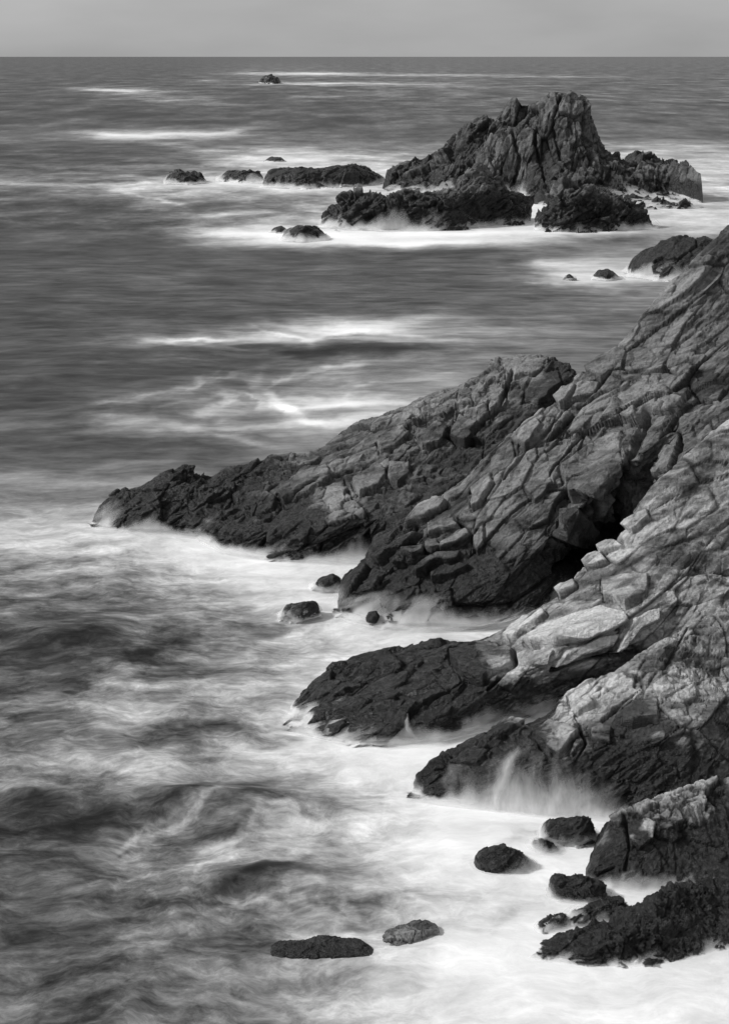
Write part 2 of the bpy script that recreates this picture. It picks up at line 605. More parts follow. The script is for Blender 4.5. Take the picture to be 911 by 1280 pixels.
def weather(P, seed, block=2.6, amp=0.4, yaw=0.2, tilt=0.5, stretch=(0.45, 1.0, 1.3), flip=1, fine=1.0, levels=3,
            slabs=(), tones=(), clefts=()):
    """Break a smooth lofted surface into jointed, tilted blocks, with the slabs and clefts the photograph shows."""
    r, c = P.shape[:2]
    N = grid_normals(P) * flip
    N = smooth1(N, 6)
    N = np.swapaxes(smooth1(np.swapaxes(N, 0, 1), 6), 0, 1)
    N /= np.maximum(np.linalg.norm(N, axis=2, keepdims=True), 1e-9)
    Nv = N.reshape(-1, 3)
    V = P.reshape(-1, 3).copy()
    B = basis(yaw, tilt)
    st = np.array(stretch)
    s_ = np.linspace(0, 1, c)
    tl = np.linalg.norm(P[m_ref(P), -1] - P[m_ref(P), 0])
    e = np.repeat(sstep(0, 1, np.minimum(s_, 1 - s_) * tl / (block * 0.55))[None], r, 0).ravel()
    u, v = to_px(P)
    front = (np.arange(r)[:, None] < r * 0.8) & np.ones((1, c), bool)
    fm = np.ones(r * c)                     # how much of the general blockiness stays
    fh = np.zeros(r * c)
    sid = np.zeros(r * c, int)
    pale = np.zeros(r * c)
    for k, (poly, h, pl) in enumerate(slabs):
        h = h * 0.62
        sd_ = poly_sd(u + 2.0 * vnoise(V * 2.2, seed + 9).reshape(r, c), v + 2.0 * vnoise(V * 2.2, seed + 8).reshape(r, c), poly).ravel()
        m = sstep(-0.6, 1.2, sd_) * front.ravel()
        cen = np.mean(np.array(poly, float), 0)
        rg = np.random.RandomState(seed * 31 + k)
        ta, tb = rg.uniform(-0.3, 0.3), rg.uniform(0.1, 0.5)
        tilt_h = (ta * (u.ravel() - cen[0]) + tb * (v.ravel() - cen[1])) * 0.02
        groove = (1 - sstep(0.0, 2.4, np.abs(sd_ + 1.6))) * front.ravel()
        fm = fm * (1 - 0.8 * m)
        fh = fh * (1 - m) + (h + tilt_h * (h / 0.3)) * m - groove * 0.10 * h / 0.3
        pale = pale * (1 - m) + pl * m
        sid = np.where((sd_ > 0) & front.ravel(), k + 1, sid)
    crk = np.zeros(r * c)
    for (line, w, dep) in clefts:
        L = np.array(line, float)
        d = np.full(u.shape, 1e9)
        for a, b in zip(L[:-1], L[1:]):
            ab = b - a
            t = np.clip(((u - a[0]) * ab[0] + (v - a[1]) * ab[1]) / (ab @ ab), 0, 1)
            d = np.minimum(d, np.hypot(u - a[0] - t * ab[0], v - a[1] - t * ab[1]))
        d = d.ravel() + 1.6 * vnoise(V * 1.7, seed + 19)
        m = (1 - sstep(0, w, d)) * front.ravel()
        fh = fh - m * dep
        crk = np.maximum(crk, m * 0.5)
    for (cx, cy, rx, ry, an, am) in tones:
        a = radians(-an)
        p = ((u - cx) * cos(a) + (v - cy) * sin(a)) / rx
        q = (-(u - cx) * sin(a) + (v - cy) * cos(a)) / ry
        pale = pale + am * np.exp(-(p * p + q * q)).ravel()  # tone patches; some put crest light and shade into the stone colour
    V += Nv * (fh * e)[:, None]
    w = np.stack([vnoise(V / (block * 1.6) + 3.1 * k, seed + 40 + k) for k in range(3)], -1)
    crack = 0
    tint = 0
    sc, am = block, amp
    worn = 0.45 + 0.75 * sstep(-0.35, 0.3, fbm(V / (block * 1.7), 2, seed + 66))    # worn smooth in some places, rubbly in others
    for lv in range(levels):
        Q = (V @ B.T) * st + w * block * 0.16
        off, edge, idn = facets(Q / sc, seed + lv * 7)
        cw = 0.035 + 0.03 * lv
        ck = 1 - sstep(0.0, cw, edge)
        d = off * am * (0.85, 1.15, 1.3, 1.3)[lv] - ck * am * 0.3
        V += Nv * (d * e * worn * (fm if lv < 2 else 0.3 + 0.7 * fm))[:, None]
        crack = np.maximum(crack, ck * (0.9, 0.7, 0.4, 0.3)[lv])
        tint = tint + idn * (0.35, 0.35, 0.3, 0.1)[lv]
        sc *= 0.42
        am *= 0.46
    Q = (V @ B.T) * st
    zone = sstep(-0.3, 0.5, fbm(V / (block * 2.2), 2, seed + 60))
    disp = 0
    for q, (w_, a_) in enumerate(((0.34, 0.26), (0.13, 0.12))):
        bd = Q[:, 2] / (block * w_) + fbm(V / (block * 1.2), 3, seed + 77 + q) * 0.9
        saw = bd - np.floor(bd)
        saw = np.where(saw < 0.8, saw / 0.8, (1 - saw) / 0.2)
        disp = disp + (saw - 0.5) * amp * a_ * (0.25 + 0.9 * zone) * fm
    disp = disp + fbm(V / (block * 0.35), 5, seed + 90, 0.60) * amp * 0.26 * fine * (0.35 + 0.65 * fm)
    disp = disp + fbm(Q / (block * 0.07), 2, seed + 95, 0.6) * amp * 0.10 * fine * (0.4 + 0.6 * fm)
    V += Nv * (disp * e)[:, None]
    V[:, 2] -= (1 - e) * amp * 0.9
    crack = np.maximum(crack * (0.3 + 0.7 * fm), crk)
    return V.reshape(r, c, 3), crack, tint + pale, sid


def m_ref(P):
    return P.shape[0] // 2


def rock(name, lines, n, m, mat, seed, wash=(0.1, 0.8), wet=(1.0, 2.0), parent=None, carve=None, extra_wash=None, surf=0.5, wet_x=None,
         smooth=4, soft=0.5, **kw):
    P = loft([pts(L) if not isinstance(L, np.ndarray) else L for L in lines], n, m, soft, smooth)
    if carve is not None:
        P = carve(P)
    P2, crack, tint, sid = weather(P, seed, **kw)
    V = P2.reshape(-1, 3)
    lf = fbm(V * 0.7, 3, seed + 5)
    z = V[:, 2]
    ws = 1 - sstep(wash[0], wash[1], z + lf * 0.35 * (wash[1] - wash[0]) * 2)
    wt = 1 - sstep(wet[0], wet[1], z + lf * 0.6)
    if wet_x is not None:
        wt = np.maximum(wt, 1 - sstep(wet_x[0], wet_x[1], V[:, 0] + lf * 1.2))
    if extra_wash is not None:
        ws = np.maximum(ws, extra_wash(V))
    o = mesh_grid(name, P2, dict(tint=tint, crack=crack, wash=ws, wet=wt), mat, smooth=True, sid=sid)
    if parent:
        o.parent = parent
    if surf:
        add_surf(P, seed, surf)
    return o, P


SURF = []


def add_surf(P, seed, h):
    """Foam and spray blurred around the foot of a rock: a soft sheet just off the rock, dying out upward."""
    step = max(1, P.shape[1] // 200)
    P = P[:, ::step]
    N = grid_normals(P)
    N = np.swapaxes(smooth1(np.swapaxes(smooth1(N, 4), 0, 1), 4), 0, 1)
    z = P[:, :, 2]
    top = np.where((z < h * 2.4).any(1))[0]
    half = P.shape[0] * 3 // 5
    top = top[top < half]
    if len(top) < 3:
        return
    Q = P[:top[-1] + 1]
    N = N[:top[-1] + 1]
    for k, (lift, hh, aa) in enumerate(((0.10, 1.3, 0.45), (0.25, 1.05, 0.5), (0.45, 0.8, 0.5), (0.7, 0.6, 0.45), (1.0, 0.42, 0.4))):
        W = Q.copy()
        n = N.copy()
        n[:, :, 2] *= 0.3
        W = W + n * lift * h
        V = W.reshape(-1, 3)
        hv = h * (0.7 + 1.5 * fbm(V * (0.35, 0.35, 0.0) / h * 0.6, 4, seed + 300 + k // 2, 0.6))
        hv = np.maximum(hv, 0.12 * h) * hh * 2
        a = (1 - sstep(0.1, 1.0, (V[:, 2] - 0.02) / hv)) * (0.35 + 0.65 * sstep(0.0, 0.15, V[:, 2] / hv)) * aa
        cc = np.linspace(0, 1, W.shape[1])
        a = a.reshape(W.shape[:2]) * sstep(0, 0.04, np.minimum(cc, 1 - cc))[None, :]
        SURF.append((W, a))


def back_of(line, out, z=-1.5, dx=0.0):
    """A foot line behind a crest: the crest moved away from the camera and dropped below the sea."""
    W = pts(line).copy()
    W = resample(W, 60)
    k = sstep(0, 1, np.linspace(0, 1, 60) * 9)
    W[:, 1] += out * k
    W[:, 0] += dx
    W[:, 2] = -0.3 + (z + 0.3) * k
    return W


def drop(line, dz=-1.2, dy=-0.6):
    W = pts(line).copy()
    W[:, 2] += dz
    W[:, 1] += dy
    return W


def small_rock(name, crest, foot, depth, mat, seed, label, cat='rock', group=None, n=110, m=90, back=None, **kw):
    kw.setdefault('surf', (None if seed in (76, 77) else 0.17) if depth < 3 else (0.55 if len(crest) > 4 and depth > 3.5 else 0.15))
    if depth < 3:
        kw['wash'] = (-0.06, 0.18) if seed != 77 else (-0.5, -0.2)
        kw['amp'] = kw.get('amp', 0.1) * (1.6 if seed < 76 else 0.7)
        kw['block'] = kw.get('block', 1.0) * 0.8
        kw['fine'] = 0.6
    group = group or ('skerries and rocks around the sea stack' if name == 'skerry' else 'black rocks awash in the near surf')
    """crest: outline against what is behind, foot: waterline in front; both left to right."""
    fp = np.array(foot, float)
    cl = []
    for p in crest:
        if len(p) > 2:
            cl.append(p)
            continue
        fy = np.interp(p[0], fp[:, 0], fp[:, 1])
        D = depth_at(fy) + depth * (0.22 if depth < 3 else 0.5)
        cl.append((p[0], p[1], D))
    C = pts(cl)
    Fp = pts(foot)
    A = drop(foot, -0.8, -0.25 * depth)
    mid = resample(Fp, 12) * 0.5 + resample(C, 12) * 0.5
    mid[:, 1] -= depth * 0.12
    mid[:, 2] += 0.05 * depth
    C = resample(C, 40)
    kk = np.minimum(1, np.sin(np.linspace(0, np.pi, 40)) * 1.6 + 0.05)
    b1 = C.copy()
    b1[:, 1] += depth * 0.30 * kk
    b1[:, 2] = b1[:, 2] * 0.75
    b2 = C.copy()
    b2[:, 1] += depth * 0.7 * kk
    b2[:, 2] = -1.0
    o, P = rock(name, [A, Fp, mid, C, b1, b2], n, m, mat, seed, **kw)
    tag(o, label, cat, group)
    return o


BED = (0, radians(-28), radians(8))
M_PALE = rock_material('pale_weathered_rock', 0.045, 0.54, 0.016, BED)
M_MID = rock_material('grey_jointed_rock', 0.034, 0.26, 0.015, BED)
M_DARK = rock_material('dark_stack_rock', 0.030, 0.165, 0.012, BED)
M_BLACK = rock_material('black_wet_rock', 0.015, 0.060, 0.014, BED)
M_SEA = sea_material()
M_VEIL = veil_material()

# ------------------------------------------------------------------ the sea
GX = [90, 150, 210, 270, 330, 390, 450, 510, 570, 630, 690, 750, 810]
TONE = {
    72: '36 36 36 38 40 40 40 42 42 42 42 42 42',
    92: '34 34 34 38 46 46 40 42 42 40 40 40 40',
    104: '33 34 34 36 40 38 38 42 42 40 38 38 40',
    115: '33 44 40 36 34 38 38 42 42 40 40 40 40',
    130: '30 33 36 36 34 33 33 38 38 38 38 38 38',
    150: '30 30 32 32 32 32 33 38 38 38 38 38 38',
    168: '44 52 52 50 44 36 36 36 36 38 38 38 40',
    185: '32 33 36 45 52 52 50 48 48 50 50 55 66',
    200: '32 35 42 60 74 75 72 70 66 66 66 70 75',
    215: '40 46 50 62 70 75 80 80 76 70 70 72 76',
    230: '56 68 76 84 88 85 82 76 80 80 75 75 75',
    245: '38 48 60 60 64 70 80 76 76 84 84 70 74',
    260: '34 36 48 50 50 62 80 80 80 86 86 80 78',
    275: '33 36 42 55 60 72 84 84 84 86 88 86 80',
    290: '32 34 50 84 88 90 90 90 90 90 90 84 74',
    302: '32 33 38 60 82 86 86 86 82 72 60 50 46',
    315: '31 31 32 33 34 34 34 35 36 38 45 55 52',
    330: '33 33 33 34 34 35 36 37 38 42 62 78 76',
    345: '34 34 34 35 35 36 36 37 38 46 76 84 80',
    360: '33 34 35 35 36 36 37 37 36 36 45 50 55',
    380: '32 32 33 33 33 34 35 36 37 38 42 46 45',
    400: '32 32 32 32 34 40 48 52 50 48 45 45 44',
    412: '33 34 36 42 52 62 69 68 60 55 50 48 46',
    425: '34 44 58 62 60 62 66 66 58 50 46 45 44',
    440: '32 33 34 37 36 36 36 38 45 45 45 45 45',
    460: '31 31 32 34 38 42 46 52 50 48 46 46 46',
    480: '31 32 36 40 46 51 53 56 55 50 48 48 48',
    500: '33 40 40 46 54 63 67 63 60 58 56 56 56',
    520: '38 48 46 54 60 69 68 64 62 62 60 60 60',
    540: '38 44 48 47 54 64 70 68 66 66 66 66 66',
    560: '35 36 38 39 43 52 60 60 60 60 60 60 60',
    580: '38 42 40 42 48 52 60 60 60 60 60 60 60',
    600: '52 52 50 50 52 55 60 60 60 60 60 60 60',
    620: '48 48 50 52 54 60 60 60 60 60 60 60 60',
    640: '60 60 62 66 66 66 66 66 66 66 66 66 66',
    660: '72 72 78 80 80 80 78 75 75 75 75 75 75',
    680: '72 76 82 86 86 86 84 80 80 80 80 80 80',
    700: '56 66 76 84 86 86 84 80 80 80 80 80 80',
    720: '48 52 62 74 82 84 82 78 78 78 78 78 78',
    740: '45 48 57 68 78 82 80 76 76 76 76 76 76',
    760: '40 42 48 58 70 78 78 78 76 76 76 76 76',
    780: '31 34 42 53 64 74 80 82 82 82 80 80 80',
    800: '25 28 36 47 56 68 78 80 78 80 80 80 80',
    820: '24 28 36 44 52 62 76 78 78 80 80 80 80',
    840: '26 36 40 46 58 68 76 78 78 78 78 78 78',
    860: '38 50 50 52 62 74 78 78 78 78 78 78 78',
    880: '52 60 56 58 68 78 80 80 80 80 80 80 80',
    900: '44 47 49 50 64 82 84 84 84 84 84 84 84',
    920: '40 44 43 50 62 82 86 88 88 88 86 86 86',
    940: '50 54 50 55 64 76 86 88 88 86 86 86 86',
    960: '56 60 62 62 60 74 85 86 84 84 84 84 84',
    980: '45 43 54 56 57 60 73 83 82 84 86 86 86',
    1000: '25 29 40 45 42 54 70 80 86 88 88 88 88',
    1020: '22 26 36 44 48 60 73 81 87 88 88 88 86',
    1040: '24 26 40 52 64 73 72 78 87 88 84 88 84',
    1060: '28 36 46 61 68 71 74 80 86 87 86 88 84',
    1080: '34 40 44 52 55 62 71 79 85 86 87 88 84',
    1100: '34 38 46 40 32 46 68 77 82 84 85 86 84',
    1120: '34 40 42 40 36 52 67 70 77 81 84 84 84',
    1140: '32 34 38 44 48 48 53 66 77 83 86 84 84',
    1160: '28 32 36 44 50 52 56 66 80 86 87 86 84',
    1180: '30 36 34 38 42 50 60 76 86 87 87 86 84',
    1210: '34 38 36 42 46 54 64 78 86 87 86 86 84',
    1290: '38 40 42 46 52 60 68 76 82 84 84 84 84',
}
# single features: centre px, py, half length, half height, slant (deg, up to the right), change of tone
STROKES = [
    (235, 478, 30, 3, 28, .16), (275, 470, 35, 3, 12, .14), (330, 508, 45, 4, -14, .18), (290, 500, 22, 3, -35, .14), (395, 500, 60, 5, 4, .14),
    (150, 520, 50, 3, -4, .14), (200, 537, 60, 3, -3, .12), (440, 455, 60, 4, 8, .12), (470, 520, 60, 6, 8, .10),
    (380, 222, 60, 3, 0, .10), (560, 292, 90, 3, 0, .08), (700, 214, 70, 4, 0, .08), (500, 262, 50, 4, 8, .08),
    (310, 482, 16, 8, 60, .13), (355, 478, 30, 4, 35, .13), (400, 465, 40, 4, 15, .13), (440, 482, 16, 10, 70, .12),
    (340, 515, 60, 5, -10, .2), (400, 527, 60, 4, 5, .16), (290, 545, 60, 4, -8, .13), (470, 500, 50, 6, 0, .13), (215, 505, 40, 3, 15, .12),
    (420, 398, 40, 4, 6, .15), (340, 418, 35, 3, -20, .14), (520, 420, 60, 3, -4, .14), (590, 440, 50, 4, 0, .08), (560, 470, 40, 6, 10, .08),
    (150, 113, 42, 3.2, -2, .42), (215, 124, 40, 3.5, -5, .22), (250, 101, 25, 1.6, 0, .25), (380, 92, 75, 1.6, 0, .45),
    (430, 105, 110, 1.8, 0, .32), (430, 119, 60, 2.2, 3, .14), (520, 94, 110, 1.2, 0, .3), (700, 96, 90, 1.2, 0, .2),
    (560, 108, 60, 1.5, 0, .14), (400, 104, 60, 1.5, 0, .2),
    (130, 167, 50, 3.5, -3, .28), (215, 168, 75, 3.5, 1, .36), (290, 163, 35, 3, 6, .22), (170, 173, 60, 2, 0, .15),
    (235, 184, 50, 3, -8, .18), (370, 190, 90, 6, 0, .2), (350, 202, 70, 4, 0, .16),
    (165, 143, 18, 2, 0, -.14), (210, 218, 18, 2, 0, -.16), (130, 226, 40, 2, 0, -.2),
    (180, 238, 50, 3, -5, .16), (205, 250, 50, 3, -15, .2), (260, 262, 40, 5, 0, -.14), (300, 268, 50, 3, 4, .15),
    (330, 250, 60, 3, 0, -.12), (350, 293, 120, 6, -3, .12), (560, 303, 130, 4, 1, .12),
    (760, 192, 40, 3, 0, .18), (800, 222, 25, 5, 0, .1), (700, 328, 25, 3, -5, .16), (560, 326, 100, 2, 0, -.04),
    (735, 357, 50, 5, -20, .10), (770, 365, 40, 3, 10, -.08), (665, 349, 30, 3, -10, .12),
    (240, 427, 70, 3, 0, .2), (300, 424, 70, 3, 3, .16), (360, 410, 50, 5, -12, .16), (450, 411, 70, 7, 3, .22),
    (400, 422, 80, 3.5, 6, .2), (500, 402, 60, 4, 0, .16), (280, 437, 35, 2.5, -8, .12), (330, 420, 40, 3, -6, .1),
    (450, 437, 110, 6, 1, -.16), (350, 441, 70, 4, -3, -.1), (180, 455, 90, 6, 0, -.04),
    (165, 494, 55, 3.2, 8, .16), (120, 500, 30, 2.5, 3, .14), (200, 486, 30, 3, 14, .12), (235, 488, 28, 2.5, -12, .1),
    (190, 510, 45, 6, 0, -.1), (130, 525, 40, 4, 0, .16), (225, 532, 50, 4, -2, .18), (260, 500, 14, 8, 50, .18),
    (245, 517, 18, 10, 40, .12), (280, 520, 25, 8, -30, .10), (330, 495, 20, 10, -50, .10), (345, 506, 24, 6, -20, .18),
    (385, 510, 50, 4, 3, .18), (430, 505, 60, 3.5, 2, .16), (300, 533, 60, 4, 3, .14), (370, 520, 40, 3, 0, -.14),
    (240, 560, 60, 5, -8, -.06), (330, 543, 60, 4, -3, -.08), (420, 470, 30, 5, 30, .10), (400, 488, 40, 4, 10, .08),
    (480, 478, 50, 4, 4, .10), (110, 605, 40, 7, 0, .12), (150, 578, 60, 3, 0, .05),
    (120, 800, 60, 30, 0, -.08), (140, 755, 30, 6, 0, -.07), (190, 735, 20, 7, -20, -.10), (240, 745, 20, 7, -30, -.1),
    (330, 755, 30, 5, 10, .08), (265, 775, 50, 4, 12, .1), (230, 800, 50, 7, 15, -.10), (330, 792, 35, 7, 0, -.12),
    (290, 815, 30, 5, 0, -.1), (340, 810, 40, 5, 25, .12), (180, 818, 30, 5, 25, -.12), (170, 835, 50, 3.5, 12, .12),
    (190, 855, 50, 6, -5, .1), (130, 865, 30, 5, 0, .1), (215, 920, 25, 10, 0, -.2), (250, 908, 40, 5, -10, -.1),
    (270, 905, 30, 4, 0, -.1), (110, 910, 30, 6, 0, -.07), (310, 906, 50, 4, 0, -.1), (170, 895, 60, 4, 5, .1),
    (190, 875, 14, 5, 60, .06), (300, 870, 25, 5, 0, -.06), (340, 935, 70, 6, 3, .12), (180, 945, 70, 5, 0, .08),
    (340, 982, 55, 5, 12, -.10), (310, 1008, 50, 5, 4, -.26), (350, 1012, 30, 4, 12, -.2), (220, 1000, 30, 7, 30, -.16),
    (130, 1015, 50, 18, 10, -.06), (190, 1040, 40, 4, 35, .18), (230, 1022, 40, 4, 40, .18), (270, 1035, 35, 7, 30, -.14),
    (180, 1060, 40, 4, 20, -.12), (265, 1060, 40, 6, 40, .14), (320, 1042, 40, 6, 0, .12), (255, 1085, 35, 4, 38, .18),
    (215, 1100, 30, 4, 0, -.14), (340, 1095, 60, 8, 12, -.22), (300, 1112, 50, 8, 20, -.14), (370, 1107, 30, 6, 25, -.08),
    (300, 1088, 35, 2.5, 15, .14), (240, 1130, 40, 5, 10, -.12), (180, 1110, 40, 3, 20, .1), (140, 1125, 40, 4, 0, -.08),
    (300, 1140, 50, 4, 0, .14), (350, 1132, 50, 5, 12, .16), (400, 1140, 30, 4, -12, .14), (470, 1128, 40, 5, 5, -.12),
    (430, 1140, 40, 6, -10, -.12), (430, 1058, 35, 4, 0, -.12), (420, 1048, 30, 3, 0, -.1), (520, 1056, 40, 3, 0, .05),
    (320, 1165, 30, 6, 0, -.14), (210, 1150, 60, 5, 5, -.08), (160, 1175, 50, 4, 10, .08), (440, 1165, 60, 5, 0, -.1),
    (400, 1175, 40, 3, 0, .12), (630, 1140, 40, 8, 25, -.08), (560, 1120, 50, 8, 15, -.04), (640, 1058, 60, 5, 12, -.05),
]

def project_sea(X, D):
    P = np.stack([X, D, np.zeros_like(X)], -1)
    return to_px(P)


def tone_at(X, D):
    """Whiteness of the sea at a place on it."""
    u, v = project_sea(X, D)
    ys = np.array(sorted(TONE), float)
    T = np.array([[float(q) for q in TONE[int(y)].split()] for y in ys]) / 100.0
    uu = np.clip(u, GX[0], GX[-1])
    fx = (uu - GX[0]) / 60.0
    ix = np.clip(np.floor(fx).astype(int), 0, len(GX) - 2)
    tx = fx - ix
    tx = tx * tx * (3 - 2 * tx)
    vv = np.clip(v, ys[0], ys[-1])
    iy = np.clip(np.searchsorted(ys, vv, side='right') - 1, 0, len(ys) - 2)
    ty = (vv - ys[iy]) / (ys[iy + 1] - ys[iy])
    ty = ty * ty * (3 - 2 * ty)
    t = (T[iy, ix] * (1 - tx) + T[iy, ix + 1] * tx) * (1 - ty) + (T[iy + 1, ix] * (1 - tx) + T[iy + 1, ix + 1] * tx) * ty
    for (cx, cy, rx, ry, an, am) in STROKES:
        a = radians(-an)
        du, dv = u - cx, v - cy
        p = (du * cos(a) + dv * sin(a)) / rx
        q = (-du * sin(a) + dv * cos(a)) / ry
        r2 = p * p + q * q
        t = t + am * np.exp(-r2 * 0.9) * (r2 < 9)
    return t


def build_sea():
    rows = np.concatenate([np.linspace(1500, 560, 420), np.linspace(558, 130, 330), np.linspace(129, 74, 80)])
    D = depth_at(rows)
    D = np.r_[D, 18000, 40000]
    k = np.tan(np.radians(np.linspace(-17.5, 17.5, 520)))
    k = np.r_[-6, -3, -1.6, -0.9, -0.6, -0.42, k, 0.42, 0.6, 0.9, 1.6, 3, 6]
    DD, KK = np.meshgrid(D, k, indexing='ij')
    X = KK * DD
    P3 = np.stack([X.ravel(), DD.ravel(), np.zeros(X.size)], -1)
    # slow warp so foam edges wander, in the sea's own metres (wider far out)
    sc = 3.0 + P3[:, 1:2] * 0.05
    L = np.log(P3[:, 1])
    q = np.stack([P3[:, 0] / P3[:, 1] * 22, L * 14, np.zeros(len(L))], -1)
    wx = fbm(q, 6, 11, 0.62) * P3[:, 1] * 0.030
    wy = fbm(q + 31.7, 6, 12, 0.62) * P3[:, 1] * 0.026
    tn = tone_at(P3[:, 0] + wx, P3[:, 1] + wy)
    far = sstep(55, 75, P3[:, 1])
    tn = tn + 0.05 * (1 - far)
    # swell and chop
    z = fbm(np.stack([P3[:, 0] * 0.05, P3[:, 1] * 0.10, P3[:, 1] * 0], -1), 4, 3) * 0.22
    z += fbm(np.stack([P3[:, 0] * 0.35, P3[:, 1] * 0.7, P3[:, 1] * 0], -1), 3, 5) * 0.07
    # the low swell humps the foam slides over
    for (px, py, rx, ry, h) in [(330, 1112, 2.2, 0.9, 0.45), (310, 1010, 2.4, 0.8, 0.35), (230, 1000, 2.0, 0.8, 0.3),
                                (460, 1130, 1.6, 0.6, 0.25), (450, 436, 7, 2.2, 0.35), (200, 440, 7, 2.5, 0.15),
                                (130, 790, 4, 2, 0.35)]:
        c = at_depth(px, py, depth_at(py))
        z += h * np.exp(-((P3[:, 0] - c[0]) / rx) ** 2 - ((P3[:, 1] - c[1]) / ry) ** 2)
    z *= sstep(900, 200, P3[:, 1])
    P3[:, 2] = z - 0.02
    amp = 1.2 - 0.45 * far + 0.25 * sstep(130, 190, P3[:, 1])
    amp = amp * (0.55 + 0.9 * np.clip(tn * (1 - tn) * 4, 0, 1) - 0.45 * sstep(0.7, 0.92, tn))
    o = mesh_grid('sea', P3.reshape(X.shape + (3,)), dict(foam=tn, far=far, amp=amp, far2=sstep(130, 190, P3[:, 1]), far3=sstep(250, 500, P3[:, 1])), M_SEA, smooth=True)
    tag(o, kind='structure')


build_sea()

# ------------------------------------------------------------------ slabs (outline, height, paleness), clefts and painted tones of each ridge
SL_A = [([(410, 610), (435, 607), (430, 622), (428, 641), (414, 641), (405, 622)], 0.25, 0.45),
        ([(347, 618), (380, 581), (410, 581), (414, 598), (389, 618), (355, 629)], 0.3, 0.05),
        ([(483, 594), (490, 578), (513, 578), (513, 594), (496, 607)], 0.3, 0.1),
        ([(625, 457), (650, 445), (684, 448), (675, 465), (642, 478)], 0.3, 0.15),
        ([(667, 473), (696, 465), (700, 482), (671, 507), (654, 498)], 0.3, 0.0),
        ([(608, 486), (629, 484), (634, 507), (613, 515)], 0.3, 0.1),
        ([(575, 519), (596, 530), (583, 557), (562, 545)], 0.3, 0.0),
        ([(440, 600), (470, 580), (484, 586), (476, 606), (450, 620)], 0.3, 0.1),
        ([(520, 545), (545, 525), (562, 535), (548, 556), (528, 560)], 0.3, 0.1),
        ([(470, 550), (500, 532), (512, 540), (495, 560), (474, 566)], 0.3, 0.1)]
CL_A = [([(735, 470), (700, 500), (640, 555), (590, 600), (530, 645), (450, 700)], 12, 1.1), ([(640, 470), (625, 510), (590, 540)], 4, 0.4), ([(330, 645), (400, 600), (440, 585)], 4, 0.4)]
TN_A = [(698, 475, 26, 40, 0, -.6), (640, 530, 110, 26, 44, -.5), (560, 640, 60, 40, 20, -.4), (470, 660, 80, 25, 0, -.35), (415, 620, 30, 16, 0, .2)]  # darker entries put the shade beside the slanting ridge into the stone colour
SL_B = [([(542, 622), (558, 624), (550, 638), (525, 649), (506, 659), (519, 643)], 0.35, 0.45),
        ([(535, 655), (567, 649), (575, 657), (550, 663), (535, 670)], 0.3, 0.3),
        ([(548, 682), (583, 659), (586, 668), (571, 680), (550, 689)], 0.35, 0.5),
        ([(502, 689), (531, 678), (529, 686), (517, 695), (502, 694)], 0.3, 0.35),
        ([(531, 677), (548, 674), (550, 686), (540, 690), (531, 685)], 0.4, 0.2),
        ([(517, 709), (546, 692), (575, 690), (571, 699), (544, 703), (519, 718)], 0.3, 0.3),
        ([(538, 718), (575, 703), (588, 708), (563, 720), (540, 726)], 0.3, 0.25),
        ([(458, 697), (500, 672), (525, 662), (504, 682), (471, 701)], 0.3, 0.3),
        ([(590, 672), (604, 657), (606, 678), (596, 693)], 0.35, 0.25),
        ([(590, 612), (612, 592), (616, 606), (600, 632), (590, 636)], 0.35, 0.3),
        ([(696, 635), (717, 630), (745, 660), (742, 676), (717, 682), (698, 674)], 0.5, 0.0),
        ([(700, 590), (735, 560), (772, 556), (776, 590), (745, 620), (712, 624)], 0.5, 0.05),
        ([(690, 490), (728, 476), (752, 478), (742, 492), (700, 506)], 0.25, 0.35),
        ([(730, 462), (770, 436), (784, 440), (776, 462), (750, 476)], 0.3, 0.15),
        ([(640, 552), (668, 520), (676, 530), (656, 558)], 0.25, 0.3),
        ([(655, 610), (682, 588), (690, 606), (668, 630)], 0.25, 0.1),
        ([(770, 500), (800, 480), (818, 486), (806, 508), (780, 520)], 0.35, 0.15)]
CL_B = [([(812, 520), (790, 560), (782, 600), (770, 650), (735, 690), (700, 712)], 9, 0.9),
        ([(720, 482), (700, 520), (660, 560), (630, 600)], 3, 0.2),
        ([(572, 652), (590, 664), (588, 690)], 3, 0.4)]
TN_B = [(645, 545, 70, 18, 47, .45), (720, 480, 40, 14, 30, .3), (560, 610, 40, 14, 45, .3), (620, 640, 40, 40, 0, .08), (800, 480, 60, 40, 40, .1)]  # crest-edge entries: light on the edge put into the stone as paler tone
SL_C = [([(624, 797), (679, 763), (682, 772), (658, 787), (640, 801)], 0.3, 0.5),
        ([(655, 802), (687, 780), (750, 758), (779, 768), (785, 778), (738, 800), (693, 808), (665, 808)], 0.4, 0.5),
        ([(705, 816), (753, 796), (773, 793), (764, 808), (726, 820), (696, 835), (690, 836)], 0.35, 0.35),
        ([(645, 815), (690, 813), (684, 832), (650, 832)], 0.2, 0.1),
        ([(560, 820), (600, 806), (639, 806), (640, 829), (605, 854), (578, 850)], 0.35, -0.1),
        ([(791, 772), (821, 762), (821, 776), (797, 788), (779, 811), (764, 820)], 0.4, 0.4),
        ([(694, 738), (717, 724), (720, 734), (700, 746)], 0.3, 0.4),
        ([(725, 702), (750, 690), (760, 702), (734, 710)], 0.3, 0.35),
        ([(742, 682), (767, 676), (780, 684), (750, 692)], 0.3, 0.35),
        ([(752, 724), (809, 718), (805, 748), (780, 762), (755, 748)], 0.4, 0.1),
        ([(776, 656), (806, 636), (812, 648), (790, 666)], 0.3, 0.3),
        ([(440, 872), (485, 846), (520, 838), (500, 862), (455, 880)], 0.2, -0.1),
        ([(378, 896), (430, 872), (436, 880), (400, 902)], 0.15, 0.3)]
